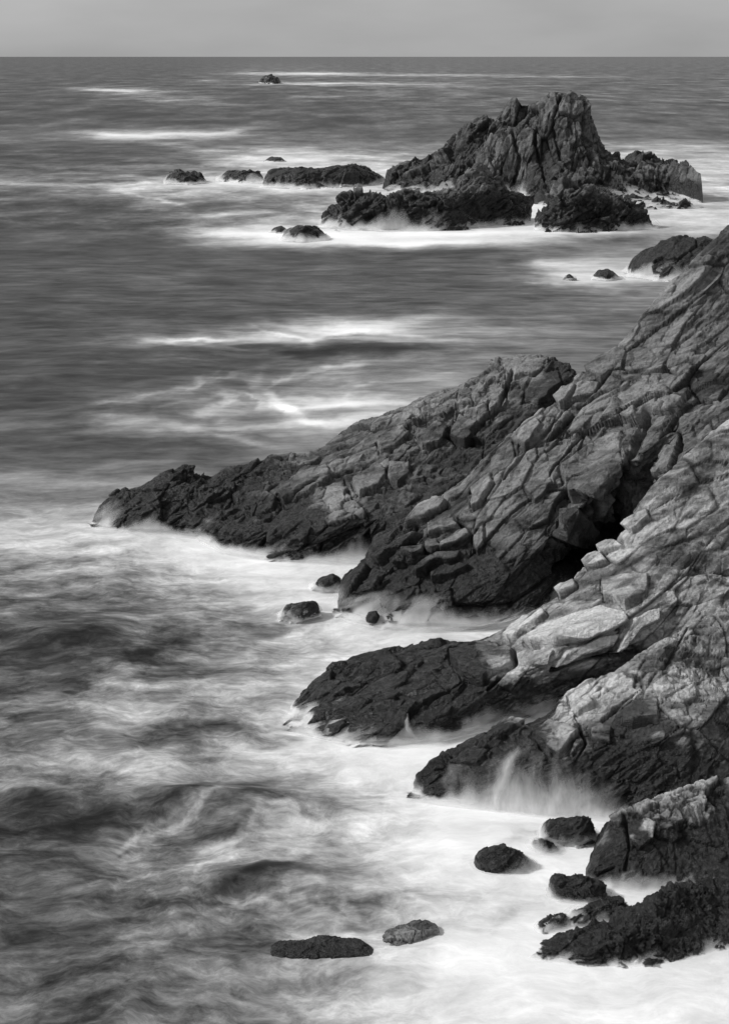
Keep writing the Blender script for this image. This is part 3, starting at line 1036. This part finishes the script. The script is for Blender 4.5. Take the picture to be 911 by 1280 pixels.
CL_C = [([(640, 806), (644, 830), (610, 862)], 4, 0.35), ([(690, 838), (740, 822), (790, 815)], 4, 0.45), ([(436, 905), (470, 884), (500, 880)], 4, 0.25)]
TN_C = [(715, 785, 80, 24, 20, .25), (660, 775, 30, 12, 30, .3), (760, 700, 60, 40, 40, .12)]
SL_D = [([(665, 918), (687, 900), (722, 915), (700, 948)], 0.3, -0.05),
        ([(604, 926), (640, 899), (656, 903), (631, 918), (610, 930)], 0.25, 0.1),
        ([(560, 955), (584, 936), (614, 941), (596, 956)], 0.25, 0.0),
        ([(735, 902), (763, 908), (760, 930), (738, 924)], 0.2, 0.0),
        ([(768, 902), (790, 878), (821, 870), (821, 900), (790, 908)], 0.3, -0.15),
        ([(712, 880), (736, 870), (742, 884), (722, 892)], 0.25, 0.1)]
CL_D = [([(662, 922), (690, 950), (702, 956)], 3, 0.25), ([(724, 905), (732, 930), (720, 950)], 3, 0.25), ([(732, 918), (790, 920)], 2.5, 0.2), ([(745, 905), (800, 862)], 3, 0.25)]
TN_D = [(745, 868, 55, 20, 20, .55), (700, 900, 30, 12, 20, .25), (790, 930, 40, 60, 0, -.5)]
SL_E = [([(782, 1030), (806, 1024), (819, 1031), (815, 1049), (797, 1061), (785, 1049)], 0.2, 0.3),
        ([(762, 1024), (779, 1013), (785, 1019), (773, 1034)], 0.2, 0.2), ([(790, 1010), (812, 1000), (820, 1006), (800, 1018)], 0.2, 0.3)]
CL_E = [([(780, 1020), (786, 1060), (780, 1090)], 3, 0.2)]

# ------------------------------------------------------------------ far headland: the long spur behind, with its dark wet nose on the left
A_crest = [(108, 655), (118, 640, 61.5), (150, 612, 62), (172, 609, 62.3), (190, 598, 62.5), (215, 581, 62.8), (240, 581, 63), (253, 600, 63.2),
           (300, 583, 63.6), (345, 567, 64), (385, 560, 64.5), (415, 545, 65), (470, 520, 65.5), (530, 497, 66), (580, 478, 66.5),
           (625, 455, 67), (655, 443, 67.5), (688, 449, 67), (704, 452, 66.8), (716, 457, 66.5), (722, 470, 66), (740, 500, 65.5), (790, 530, 65)]
A_mid1 = [(112, 655, 61.0), (150, 630, 61.3), (200, 615, 61.5), (250, 615, 61.8), (310, 608, 62), (365, 592, 62.2), (420, 572, 62.6), (480, 552, 63),
          (540, 528, 63.5), (600, 505, 64), (650, 490, 64.5), (700, 490, 64.5), (790, 530, 64)]
A_mid2 = [(114, 657, 60.8), (160, 648, 60.5), (215, 643, 60.3), (270, 640, 60.1), (330, 635, 59.7), (385, 622, 59.6), (430, 605, 60), (500, 598, 60.3),
          (560, 585, 60.7), (620, 565, 61.2), (700, 560, 61.2), (790, 580, 60.7)]
A_mid3 = [(116, 659, 60.4), (170, 660, 59.2), (230, 661, 58.7), (290, 664, 57.9), (345, 660, 57.2), (400, 655, 56.7), (450, 650, 56.7), (510, 645, 56.8),
          (580, 630, 57.3), (700, 620, 57.8), (790, 620, 57.3)]
A_foot = [(110, 658), (130, 664), (190, 668), (250, 672), (280, 690), (320, 697), (370, 702), (430, 704), (500, 706), (600, 706), (790, 706)]
A_mid3 = behind(A_mid3, A_foot, 0.12)
A_mid2 = behind(A_mid2, A_foot, 0.37)
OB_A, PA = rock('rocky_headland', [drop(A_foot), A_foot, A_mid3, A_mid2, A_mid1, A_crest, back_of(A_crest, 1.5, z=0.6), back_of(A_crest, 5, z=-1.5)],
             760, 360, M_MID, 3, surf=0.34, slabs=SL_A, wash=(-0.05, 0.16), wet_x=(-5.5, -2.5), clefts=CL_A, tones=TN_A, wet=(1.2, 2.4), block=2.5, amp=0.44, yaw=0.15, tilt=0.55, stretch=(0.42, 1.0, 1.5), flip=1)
tag(OB_A, 'long rocky headland sloping down to a black wet nose at its left tip', 'headland')

# ------------------------------------------------------------------ middle headland: the high slanting ridge
B_crest = [(412, 756, 51.35), (425, 738, 51.75), (445, 712, 52.25), (480, 682, 52.75), (512, 660, 53.25), (545, 626, 53.75), (575, 606, 54.25), (612, 566, 54.95),
           (650, 530, 55.75), (690, 500, 56.75), (713, 476, 57.35), (745, 452, 57.75), (778, 428, 58.25), (803, 398, 58.75), (822, 366, 59.25), (870, 318, 60.25), (930, 262, 61.75), (1060, 180, 63.75)]
B_1 = [(414, 758, 50.95), (440, 735, 51.15), (480, 708, 51.55), (530, 680, 51.95), (575, 648, 52.55), (625, 600, 53.35), (680, 555, 54.55),
       (730, 515, 55.75), (790, 465, 56.75), (850, 405, 57.75), (930, 330, 59.75), (1060, 250, 61.75)]
B_2 = [(416, 760, 50.35), (450, 750, 50.25), (500, 735, 50.35), (560, 710, 50.75), (610, 680, 51.35), (655, 640, 51.95), (700, 600, 52.85),
       (745, 565, 53.85), (800, 520, 54.65), (860, 470, 55.45), (930, 410, 57.45), (1060, 330, 59.45)]
B_3 = [(418, 762, 49.85), (460, 765, 49.55), (520, 762, 49.45), (580, 748, 49.45), (640, 715, 50.05), (690, 670, 50.95), (720, 640, 51.45),
       (755, 600, 51.55), (800, 570, 52.15), (860, 520, 53.15), (930, 470, 54.15), (1060, 400, 56.15)]
B_4 = [(420, 764, 49.55), (465, 772, 49.15), (530, 778, 48.85), (600, 778, 48.75), (650, 765, 49.25), (700, 715, 50.55), (740, 690, 53.95),
       (775, 660, 54.95), (810, 610, 51.55), (860, 570, 51.15), (930, 520, 51.95), (1060, 460, 52.95)]
B_foot = [(415, 762), (438, 774), (480, 784), (540, 788), (600, 785), (650, 780), (710, 760), (760, 750, 50.25), (800, 730, 50.25), (860, 690, 49.75), (930, 650, 49.75), (1060, 600, 49.75)]
B_4 = behind(B_4, B_foot, 0.12)
B_3 = behind(B_3, B_foot, 0.37)
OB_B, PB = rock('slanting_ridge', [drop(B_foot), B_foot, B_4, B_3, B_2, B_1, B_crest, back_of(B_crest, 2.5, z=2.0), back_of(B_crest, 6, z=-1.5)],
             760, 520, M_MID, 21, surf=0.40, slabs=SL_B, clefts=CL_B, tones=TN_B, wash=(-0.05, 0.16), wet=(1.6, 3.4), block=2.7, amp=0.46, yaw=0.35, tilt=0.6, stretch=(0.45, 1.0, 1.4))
tag(OB_B, 'tall jointed rock ridge slanting up to the right with a dark hollow under it', 'ridge')

# ------------------------------------------------------------------ nearer ridge with the pale slabs
C_crest = [(352, 908), (380, 884, 42.2), (420, 862, 42.6), (455, 852, 43), (500, 829, 43.4), (560, 808, 43.8), (600, 797, 44), (630, 793, 44.2), (665, 765, 44.6), (700, 738, 45.2),
           (742, 692, 46), (775, 668, 46.2), (800, 628, 46.8), (825, 598, 47.2), (870, 560, 48), (930, 515, 49), (1060, 440, 50)]
C_1 = [(354, 910, 41.4), (400, 890, 41.8), (450, 872, 42), (510, 856, 42.2), (570, 832, 42.5), (630, 815, 42.9), (680, 785, 43.4), (730, 752, 44.1),
       (770, 725, 44.6), (810, 690, 45), (860, 650, 46), (930, 610, 47), (1060, 560, 48)]
C_2 = [(356, 912, 41.1), (410, 905, 40.8), (470, 888, 41), (530, 876, 41), (590, 866, 41), (640, 845, 41.3), (690, 815, 41.7), (740, 785, 42.3), (790, 770, 42.6),
       (860, 740, 43.7), (930, 720, 44.7), (1060, 680, 45.7)]
C_3 = [(358, 914, 40.9), (420, 912, 40.25), (480, 905, 40.15), (540, 902, 39.85), (600, 893, 39.75), (660, 870, 39.85), (720, 842, 40.35), (790, 812, 40.95),
       (860, 800, 42.05), (930, 780, 43.05), (1060, 760, 43.55)]
C_foot = [(355, 913), (385, 918), (430, 927), (490, 930), (540, 926), (590, 914), (640, 905), (700, 900), (760, 895), (820, 885), (900, 880), (1060, 870)]
C_3 = behind(C_3, C_foot, 0.12)
C_2 = behind(C_2, C_foot, 0.37)
OB_C, PC = rock('slab_ridge', [drop(C_foot), C_foot, C_3, C_2, C_1, C_crest, back_of(C_crest, 2.0, z=0.6), back_of(C_crest, 4.0, z=-1.5)],
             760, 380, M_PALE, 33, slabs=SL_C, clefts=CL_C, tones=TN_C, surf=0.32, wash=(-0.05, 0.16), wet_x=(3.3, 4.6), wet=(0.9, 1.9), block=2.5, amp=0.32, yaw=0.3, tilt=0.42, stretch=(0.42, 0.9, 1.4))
tag(OB_C, 'rock ridge with pale sunlit slabs above a black lower apron', 'ridge')

# ------------------------------------------------------------------ nearest big outcrop, water draining off its left shoulder
D_crest = [(505, 992), (525, 966, 37.0), (545, 952, 37.2), (565, 945, 37.3), (585, 930, 37.5), (612, 912, 37.8), (640, 894, 38.2), (665, 905, 38.2), (690, 885, 38.4), (706, 864, 38.6),
           (735, 850, 38.9), (765, 842, 39.2), (795, 818, 39.6), (825, 800, 40), (870, 775, 41), (930, 745, 42), (1060, 700, 43)]
D_1 = [(508, 994, 36.6), (545, 975, 36.7), (585, 955, 36.8), (625, 932, 37), (665, 922, 37.1), (710, 900, 37.4), (760, 882, 37.8),
       (825, 862, 38.2), (870, 850, 39), (930, 830, 40), (1060, 800, 41)]
D_2 = [(509, 996, 36.4), (550, 988, 36.3), (600, 972, 36.2), (650, 960, 36.1), (700, 950, 36.1), (755, 930, 36.4), (825, 915, 36.6),
       (870, 905, 37), (930, 890, 38), (1060, 870, 39)]
D_foot = [(507, 998), (560, 1005), (620, 1012), (690, 1022), (740, 1024), (765, 1026), (825, 1030), (900, 1035), (1060, 1050)]
D_2 = behind(D_2, D_foot, 0.12)
OB_D, PD = rock('rock_outcrop', [drop(D_foot), D_foot, D_2, D_1, D_crest, back_of(D_crest, 1.6, z=0.2), back_of(D_crest, 3.0, z=-1.5)],
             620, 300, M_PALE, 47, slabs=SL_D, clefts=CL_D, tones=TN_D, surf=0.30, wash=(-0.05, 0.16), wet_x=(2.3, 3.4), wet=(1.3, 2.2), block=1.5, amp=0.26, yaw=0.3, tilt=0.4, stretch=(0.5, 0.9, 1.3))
tag(OB_D, 'cracked outcrop with crumpled pale top and white water draining off its front', 'rock')

# ------------------------------------------------------------------ bottom right corner crag and reefs
E_crest = [(728, 1085, 32.5), (733, 1076, 32.6), (745, 1060, 32.8), (757, 1035, 33.2), (775, 1015, 33.6), (800, 1002, 33.9), (830, 992, 34.2), (880, 975, 35.1), (960, 960, 35.6), (1060, 950, 36.6)]
E_1 = [(726, 1095, 32), (745, 1082, 32.1), (765, 1065, 32.3), (790, 1045, 32.5), (830, 1030, 32.9), (880, 1020, 33.6), (960, 1010, 34.6), (1060, 1000, 35.6)]
E_foot = [(724, 1104), (745, 1112), (770, 1120), (800, 1124), (840, 1126), (900, 1130), (1060, 1140)]
E_1 = behind(E_1, E_foot, 0.12)
o, PE = rock('corner_crag', [drop(E_foot), E_foot, E_1, E_crest, back_of(E_crest, 1.2, z=0.0), back_of(E_crest, 2.5, z=-1.5)],
             260, 220, M_PALE, 55, slabs=SL_E, clefts=CL_E, surf=0.2, wash=(-0.05, 0.16), wet=(0.75, 1.2), block=1.1, amp=0.2, yaw=0.4, tilt=0.7, stretch=(0.5, 0.9, 1.2))
tag(o, 'steep crag with a pale knuckled top in the bottom right corner', 'rock')

small_rock('reef_rock', [(686, 1118), (688, 1104), (694, 1096), (715, 1098), (735, 1098), (752, 1106), (765, 1118)],
           [(685, 1124), (700, 1132), (730, 1134), (765, 1128)], 1.0, M_BLACK, 61,
           'low black rock with a flat crusty top left of the corner crag', wash=(-0.05, 0.16), block=0.8, amp=0.1, n=160, m=110)
small_rock('reef_rock', [(700, 1158, 30.15), (722, 1140, 30.3), (745, 1130, 30.4), (765, 1124, 30.45), (778, 1124, 30.45), (790, 1140, 30.3)],
           [(708, 1158), (730, 1160), (760, 1156), (785, 1152)], 1.0, M_BLACK, 62,
           'sloping wet rock with a white rill beside it at the lower right', wash=(-0.05, 0.16), block=0.8, amp=0.1, n=160, m=110)
small_rock('reef_rock', [(668, 1170), (680, 1158), (695, 1148), (706, 1146), (712, 1152)],
           [(667, 1172), (685, 1168), (712, 1160)], 0.7, M_BLACK, 63,
           'small dark wedge of rock pointing left, above the black foreground reef', wash=(-0.05, 0.16), block=0.6, amp=0.07)
F_crest = [(640, 1205), (700, 1182, 28.9), (716, 1166, 29.1), (728, 1168, 29.1), (750, 1168, 29), (768, 1162, 29.1), (775, 1145, 29.4), (782, 1131, 29.6), (798, 1133, 29.6),
           (808, 1120, 29.8), (826, 1112, 30), (880, 1100, 30.5), (960, 1085, 31), (1060, 1080, 31)]
F_1 = [(645, 1207, 28.5), (700, 1194, 28.65), (740, 1186, 28.6), (790, 1170, 28.8), (830, 1155, 29.1), (880, 1145, 29.6), (960, 1135, 30), (1060, 1130, 30.3)]
F_foot = [(640, 1208), (680, 1207), (730, 1212), (790, 1212), (860, 1205), (940, 1190), (1060, 1180)]
F_1 = behind(F_1, F_foot, 0.12)
o, PF = rock('foreground_reef', [drop(F_foot), F_foot, F_1, F_crest, back_of(F_crest, 0.7, z=0.0), back_of(F_crest, 1.5, z=-1.5)],
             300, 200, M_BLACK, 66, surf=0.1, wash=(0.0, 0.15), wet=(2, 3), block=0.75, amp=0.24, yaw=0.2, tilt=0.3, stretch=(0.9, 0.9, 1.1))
tag(o, 'knobbly jet black reef filling the bottom right corner', 'reef')

# ------------------------------------------------------------------ rocks in the near surf
small_rock('sea_rock', [(588, 1084), (600, 1070), (622, 1063), (645, 1066), (662, 1078), (672, 1090)],
           [(588, 1086), (610, 1095), (640, 1097), (672, 1092)], 1.1, M_BLACK, 71, 'rounded black rock alone in white surf, left of the domed one',
           wash=(-0.05, 0.16), block=1.2, amp=0.08)
small_rock('sea_rock', [(662, 1060), (668, 1050), (682, 1049), (694, 1056), (704, 1066)],
           [(662, 1062), (680, 1070), (704, 1070)], 0.7, M_BLACK, 72, 'smallest rounded rock half veiled in foam between two larger black rocks',
           wash=(-0.05, 0.16), block=1.0, amp=0.06)
small_rock('sea_rock', [(672, 1048), (680, 1032), (690, 1026), (715, 1024), (733, 1022), (742, 1038), (752, 1054)],
           [(672, 1050), (700, 1062), (725, 1063), (752, 1056)], 1.2, M_BLACK, 73, 'flat-topped black rock in the foam under the draining outcrop',
           wash=(-0.05, 0.16), block=1.1, amp=0.1)
small_rock('sea_rock', [(348, 770), (358, 758), (378, 753), (396, 753), (402, 764)],
           [(348, 774), (370, 778), (402, 770)], 1.4, M_BLACK, 74, 'black boulder in the foam at the left foot of the slanting ridge',
           wash=(-0.05, 0.16), block=1.2, amp=0.12)
small_rock('sea_rock', [(388, 734), (400, 724), (415, 718), (425, 722), (430, 734)],
           [(388, 736), (405, 740), (430, 738)], 1.2, M_BLACK, 75, 'little rock awash between the far headland and the slanting ridge',
           wash=(-0.05, 0.16), block=1.2, amp=0.1)
small_rock('sea_rock', [(470, 1182, 29.3), (485, 1168, 29.5), (510, 1159, 29.7), (530, 1154, 29.8), (546, 1156, 29.75), (550, 1164, 29.6)],
           [(472, 1188), (500, 1189), (530, 1182), (550, 1168)], 1.0, M_MID, 76, 'flat grey-topped slab of rock just awash at the bottom centre',
           wet=(-1.0, -0.5), wash=(-0.05, 0.16), block=0.9, amp=0.08)
small_rock('sea_rock', [(325, 1193, 28.95), (345, 1184, 29.0), (380, 1180, 29.0), (420, 1179, 29.0), (455, 1182, 29.0), (475, 1193, 28.9)],
           [(322, 1196), (350, 1203), (400, 1206), (450, 1203), (475, 1196)], 1.1, M_BLACK, 77, 'low black ledge barely out of the water just left of the flat grey-topped slab',
           wash=(-0.05, 0.16), block=0.8, amp=0.1, n=160)

# ------------------------------------------------------------------ the sea stack and its skirts
DS = depth_at(285)       # about 180 m
K_back_crest = [(478, 238, 226), (500, 224, 230), (530, 206, 232), (562, 192, 233), (572, 170, 234), (578, 154, 234), (604, 150, 234), (622, 150, 234), (634, 134, 234),
                (655, 124, 234), (672, 130, 234), (700, 150, 233), (740, 190, 232)]
K_back_mid = [(482, 239, 225), (510, 231, 226), (540, 218, 227), (566, 206, 227), (580, 188, 229), (604, 176, 230), (630, 165, 230.5), (665, 165, 230.5), (700, 190, 230), (740, 220, 229)]
K_back_foot = [(478, 241), (520, 243), (570, 244), (620, 245), (680, 246), (740, 246)]
K_main_crest = [(594, 244, 222), (600, 206, 223), (606, 184, 224), (616, 170, 224), (642, 158, 225), (660, 142, 226), (680, 122, 226), (704, 115, 226), (728, 119, 226), (738, 136, 225.5), (745, 160, 225), (752, 187, 224),
                (775, 206, 222), (795, 218, 221), (812, 232, 220), (840, 243, 218), (880, 257, 209)]
K_main_1 = [(594, 246, 221), (606, 222, 221), (620, 196, 221.6), (645, 178, 222.5), (672, 160, 223), (700, 146, 223), (722, 150, 223), (735, 172, 222.5), (750, 202, 221.5), (780, 222, 219), (812, 240, 217), (840, 250, 212), (880, 258, 208)]
K_main_2 = [(594, 247, 220), (612, 236, 220), (630, 222, 220.4), (655, 208, 220.8), (685, 196, 220.5), (710, 194, 219.5), (730, 208, 218.5), (755, 228, 217), (785, 242, 215.5), (820, 249, 213), (840, 255, 210), (880, 259, 206)]
K_main_foot = [(594, 248), (620, 247), (650, 246), (680, 256), (710, 260), (750, 261), (800, 262), (840, 261), (880, 260)]
root = bpy.data.objects.new('sea_stack', None)
COL.objects.link(root)
root.location = (0, 0, 0)
tag(root, 'great jagged sea stack towering out of the white surf near the horizon', 'sea stack')
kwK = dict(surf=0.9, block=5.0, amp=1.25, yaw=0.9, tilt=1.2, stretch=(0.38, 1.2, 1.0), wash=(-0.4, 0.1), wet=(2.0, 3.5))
o, _ = rock('shoulder', [drop(K_back_foot, -2, -1), K_back_foot, K_back_mid, K_back_crest, back_of(K_back_crest, 4, z=4), back_of(K_back_crest, 9, z=-2)],
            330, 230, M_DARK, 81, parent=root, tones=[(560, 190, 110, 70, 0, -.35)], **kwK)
o['label'] = 'darker craggy left shoulder'
o, _ = rock('main_peak', [drop(K_main_foot, -2, -1), K_main_foot, K_main_2, K_main_1, K_main_crest, back_of(K_main_crest, 4, z=5), back_of(K_main_crest, 10, z=-2)],
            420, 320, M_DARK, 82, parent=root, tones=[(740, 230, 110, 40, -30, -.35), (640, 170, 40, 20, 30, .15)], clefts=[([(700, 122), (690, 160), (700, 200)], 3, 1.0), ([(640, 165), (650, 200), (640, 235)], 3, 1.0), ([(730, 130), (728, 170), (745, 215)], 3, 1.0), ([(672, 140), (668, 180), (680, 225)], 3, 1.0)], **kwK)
kwS = dict(surf=0.7, block=3.4, amp=1.15, yaw=0.3, tilt=0.5, stretch=(0.6, 1.1, 1.0), wash=(-0.05, 0.16), wet=(3.0, 5))
small_rock('skerry', [(396, 281), (410, 266), (432, 247), (450, 243), (472, 246), (486, 252), (500, 237), (520, 235), (545, 240), (568, 232), (585, 214), (602, 206),
                      (615, 218), (635, 236), (652, 250), (665, 274)],
           [(395, 284), (430, 287), (480, 289), (540, 289), (600, 284), (664, 279)], 9, M_DARK, 83,
           'long humped skerry lying in front of the left foot of the sea stack', 'skerry', n=420, m=200, **kwS)
small_rock('skerry', [(666, 284), (675, 266), (690, 262), (696, 236), (710, 227), (730, 229), (745, 242), (770, 247), (790, 256), (803, 262), (812, 272), (822, 284)],
           [(666, 288), (700, 291), (750, 290), (822, 287)], 7, M_DARK, 84,
           'rounded double lump of rock in front of the right foot of the sea stack', 'skerry', n=260, m=180, **kwS)
kwT = dict(block=3.5, amp=0.6, yaw=0.3, tilt=0.4, stretch=(0.6, 1.1, 1.0), wash=(-0.1, 0.5), wet=(3.0, 5))
small_rock('skerry', [(326, 230), (336, 214), (352, 211), (375, 208), (400, 211), (420, 206), (440, 204), (458, 206), (465, 215), (484, 222)],
           [(326, 234), (380, 236), (440, 234), (484, 228)], 10, M_BLACK, 85, 'long low black skerry left of the sea stack', 'skerry', n=320, m=130, **kwT)
small_rock('skerry', [(271, 222), (285, 214), (305, 213), (325, 216), (332, 226)],
           [(271, 226), (300, 229), (332, 230)], 7, M_BLACK, 86, 'small low skerry joined by foam to the left end of the long one', 'skerry', n=160, m=90, **kwT)
small_rock('skerry', [(205, 227), (210, 217), (224, 211), (238, 217), (262, 225)],
           [(205, 230), (235, 231), (262, 229)], 7, M_BLACK, 87, 'leftmost peaked black skerry in the line of white surf', 'skerry', n=160, m=90, **kwT)
small_rock('skerry', [(350, 298), (356, 287), (372, 283), (395, 284), (408, 292), (412, 298)],
           [(350, 301), (380, 303), (412, 300)], 4, M_BLACK, 88, 'domed rock streaming with foam below the long humped skerry', 'skerry', n=160, m=90,
           block=3, amp=0.35, wash=(-0.1, 0.6), wet=(3, 4))
small_rock('skerry', [(336, 290), (342, 284), (352, 282), (362, 288)], [(336, 291), (350, 292), (362, 291)], 3, M_BLACK, 89,
           'tiny rock just behind the domed rock that streams with foam', 'skerry', n=60, m=50, block=2, amp=0.2, wash=(-0.05, 0.16), wet=(3, 4))
small_rock('skerry', [(330, 200), (340, 196), (350, 196), (358, 200)], [(330, 202), (345, 203), (358, 202)], 6, M_BLACK, 90,
           'tiny skerry in the foam behind the long low one', 'skerry', n=60, m=50, block=2.5, amp=0.3, wash=(-0.3, 0.1), wet=(3, 4))
small_rock('skerry', [(323, 102), (328, 97), (336, 95), (344, 97), (354, 102)], [(323, 104), (340, 105), (354, 104)], 30, M_BLACK, 91,
           'lone skerry far out near the horizon', 'skerry', n=80, m=60, block=12, amp=2.0, wash=(-1, 0.3), wet=(30, 40))
small_rock('skerry', [(775, 208), (785, 192), (800, 190), (822, 198), (845, 204), (860, 212)], [(775, 212), (810, 216), (860, 216)], 9, M_BLACK, 92,
           'dark skerry standing behind the right foot of the sea stack', 'skerry', n=160, m=100, **kwT)
small_rock('skerry', [(780, 344), (790, 328), (800, 316), (815, 310), (840, 300), (880, 298), (930, 310)], [(780, 346), (820, 350), (880, 352), (930, 350)], 7, M_BLACK, 93,
           'dark wedge of rock at the right edge below the sea stack', 'skerry', n=180, m=110, **kwT)
small_rock('skerry', [(738, 346), (748, 337), (760, 337), (778, 347)], [(738, 349), (758, 351), (778, 349)], 3, M_BLACK, 94,
           'low pointed rock awash just left of the dark wedge at the right edge', 'skerry', n=90, m=60, block=2, amp=0.2, wash=(-0.05, 0.16), wet=(3, 4))
small_rock('skerry', [(703, 347), (711, 342), (720, 347)], [(703, 349), (711, 350), (720, 349)], 2, M_BLACK, 95,
           'faint tip of rock in the foam left of the low pointed rock', 'skerry', n=50, m=40, block=2, amp=0.15, wash=(0.0, 0.5), wet=(3, 4))

# ------------------------------------------------------------------ water running off the rocks
def veil(name, P, px0, px1, py0, py1, label, cover=0.5, lift=0.12, poly=None, fade=12, top=1.0):
    """A thin sheet of water lying on the part of a rock surface inside an outline given in the photograph."""
    u, v = to_px(P)
    N = grid_normals(P)
    N = np.swapaxes(smooth1(np.swapaxes(smooth1(N, 5), 0, 1), 5), 0, 1)
    rows = np.where(((u > px0) & (u < px1) & (v > py0) & (v < py1)).any(1))[0]
    cols = np.where(((u > px0) & (u < px1) & (v > py0) & (v < py1)).any(0))[0]
    sl = (slice(rows[0], rows[-1] + 1), slice(cols[0], cols[-1] + 1))
    Q = P[sl] + N[sl] * lift
    u, v = u[sl], v[sl]
    sd_ = poly_sd(u, v, poly)
    st = sstep(-1, fade, sd_)
    zz = Q[:, :, 2]
    cv = cover * (1 - (1 - top) * sstep(0.3, 1.6, zz))
    o = mesh_grid(name, Q, dict(cover=cv, streak=st), M_VEIL, smooth=True)
    tag(o, label, 'waterfall', None)
    return o


veil('water_veil', PD, 510, 810, 905, 1060, 'broad thin veil of white water draining down the front of the outcrop', 0.58, 0.20,
     [(520, 1050), (530, 1000), (590, 965), (640, 915), (705, 915), (745, 945), (795, 1020), (800, 1050)], fade=48, top=0.35)
veil('water_rill', PD, 600, 660, 920, 1040, 'bright narrow rill at the left side of the draining veil', 0.62, 0.26,
     [(608, 1030), (612, 985), (632, 950), (650, 938), (655, 948), (640, 975), (628, 1000), (626, 1030)])


veil('water_rill', PC, 395, 450, 880, 930, 'bright trickle in the cleft near the left tip of the pale slab ridge', 0.5, 0.12,
     [(436, 890), (444, 894), (420, 912), (410, 928), (398, 926), (412, 906)], fade=4)
veil('water_rill', PC, 500, 530, 885, 932, 'hair-thin crooked trickle down the black apron of the pale slab ridge', 0.45, 0.12,
     [(503, 888), (508, 888), (512, 908), (528, 928), (520, 930), (506, 912)], fade=2.5)


def mist_material():
    m, nt, b, out = nodes_of('blurred_surf')
    geo = nt.nodes.new('ShaderNodeNewGeometry')
    n = noise_node(nt, mapping(nt, geo.outputs['Position'], (1.0, 1.0, 0.5)), 1.4, 5, 0.6, 0.3).outputs['Fac']
    a = attr(nt, 'cover')
    k = mathn(nt, 'ADD', a, mathn(nt, 'MULTIPLY', mathn(nt, 'SUBTRACT', n, 0.5), mathn(nt, 'MULTIPLY', a, 1.3)), None, True)
    spray_shader(nt, b, out, k)
    return m


def build_surf():
    Vs, Fs, As = [], [], []
    base = 0
    for W, a in SURF:
        r, c = W.shape[:2]
        i = np.arange(r - 1)[:, None] * c + np.arange(c - 1)[None, :]
        Q = np.stack([i, i + 1, i + c + 1, i + c], -1).reshape(-1, 4)
        af = a.ravel()
        Q = Q[(af[Q].max(1) > 0.004) & (W.reshape(-1, 3)[Q][:, :, 2].max(1) > -0.15)]
        Vs.append(W.reshape(-1, 3))
        As.append(af)
        Fs.append(Q + base)
        base += r * c
    V = np.concatenate(Vs).astype(np.float32)
    A = np.concatenate(As)
    Q = np.concatenate(Fs)
    used, inv = np.unique(Q, return_inverse=True)
    Q = inv.reshape(-1, 4).astype(np.int32)
    V, A = V[used], A[used]
    me = bpy.data.meshes.new('surf_mist')
    me.vertices.add(len(V))
    me.vertices.foreach_set('co', V.ravel())
    me.loops.add(Q.size)
    me.loops.foreach_set('vertex_index', Q.ravel())
    me.polygons.add(len(Q))
    me.polygons.foreach_set('loop_start', np.arange(0, Q.size, 4, dtype=np.int32))
    me.polygons.foreach_set('loop_total', np.full(len(Q), 4, np.int32))
    me.update(calc_edges=True)
    me.polygons.foreach_set('use_smooth', np.full(len(Q), True))
    at = me.attributes.new('cover', 'FLOAT', 'POINT')
    at.data.foreach_set('value', A.astype(np.float32))
    me.materials.append(mist_material())
    o = bpy.data.objects.new('surf_mist', me)
    COL.objects.link(o)
    tag(o, 'soft white surf blurred around the feet of the rocks', 'surf', kind='stuff')


build_surf()
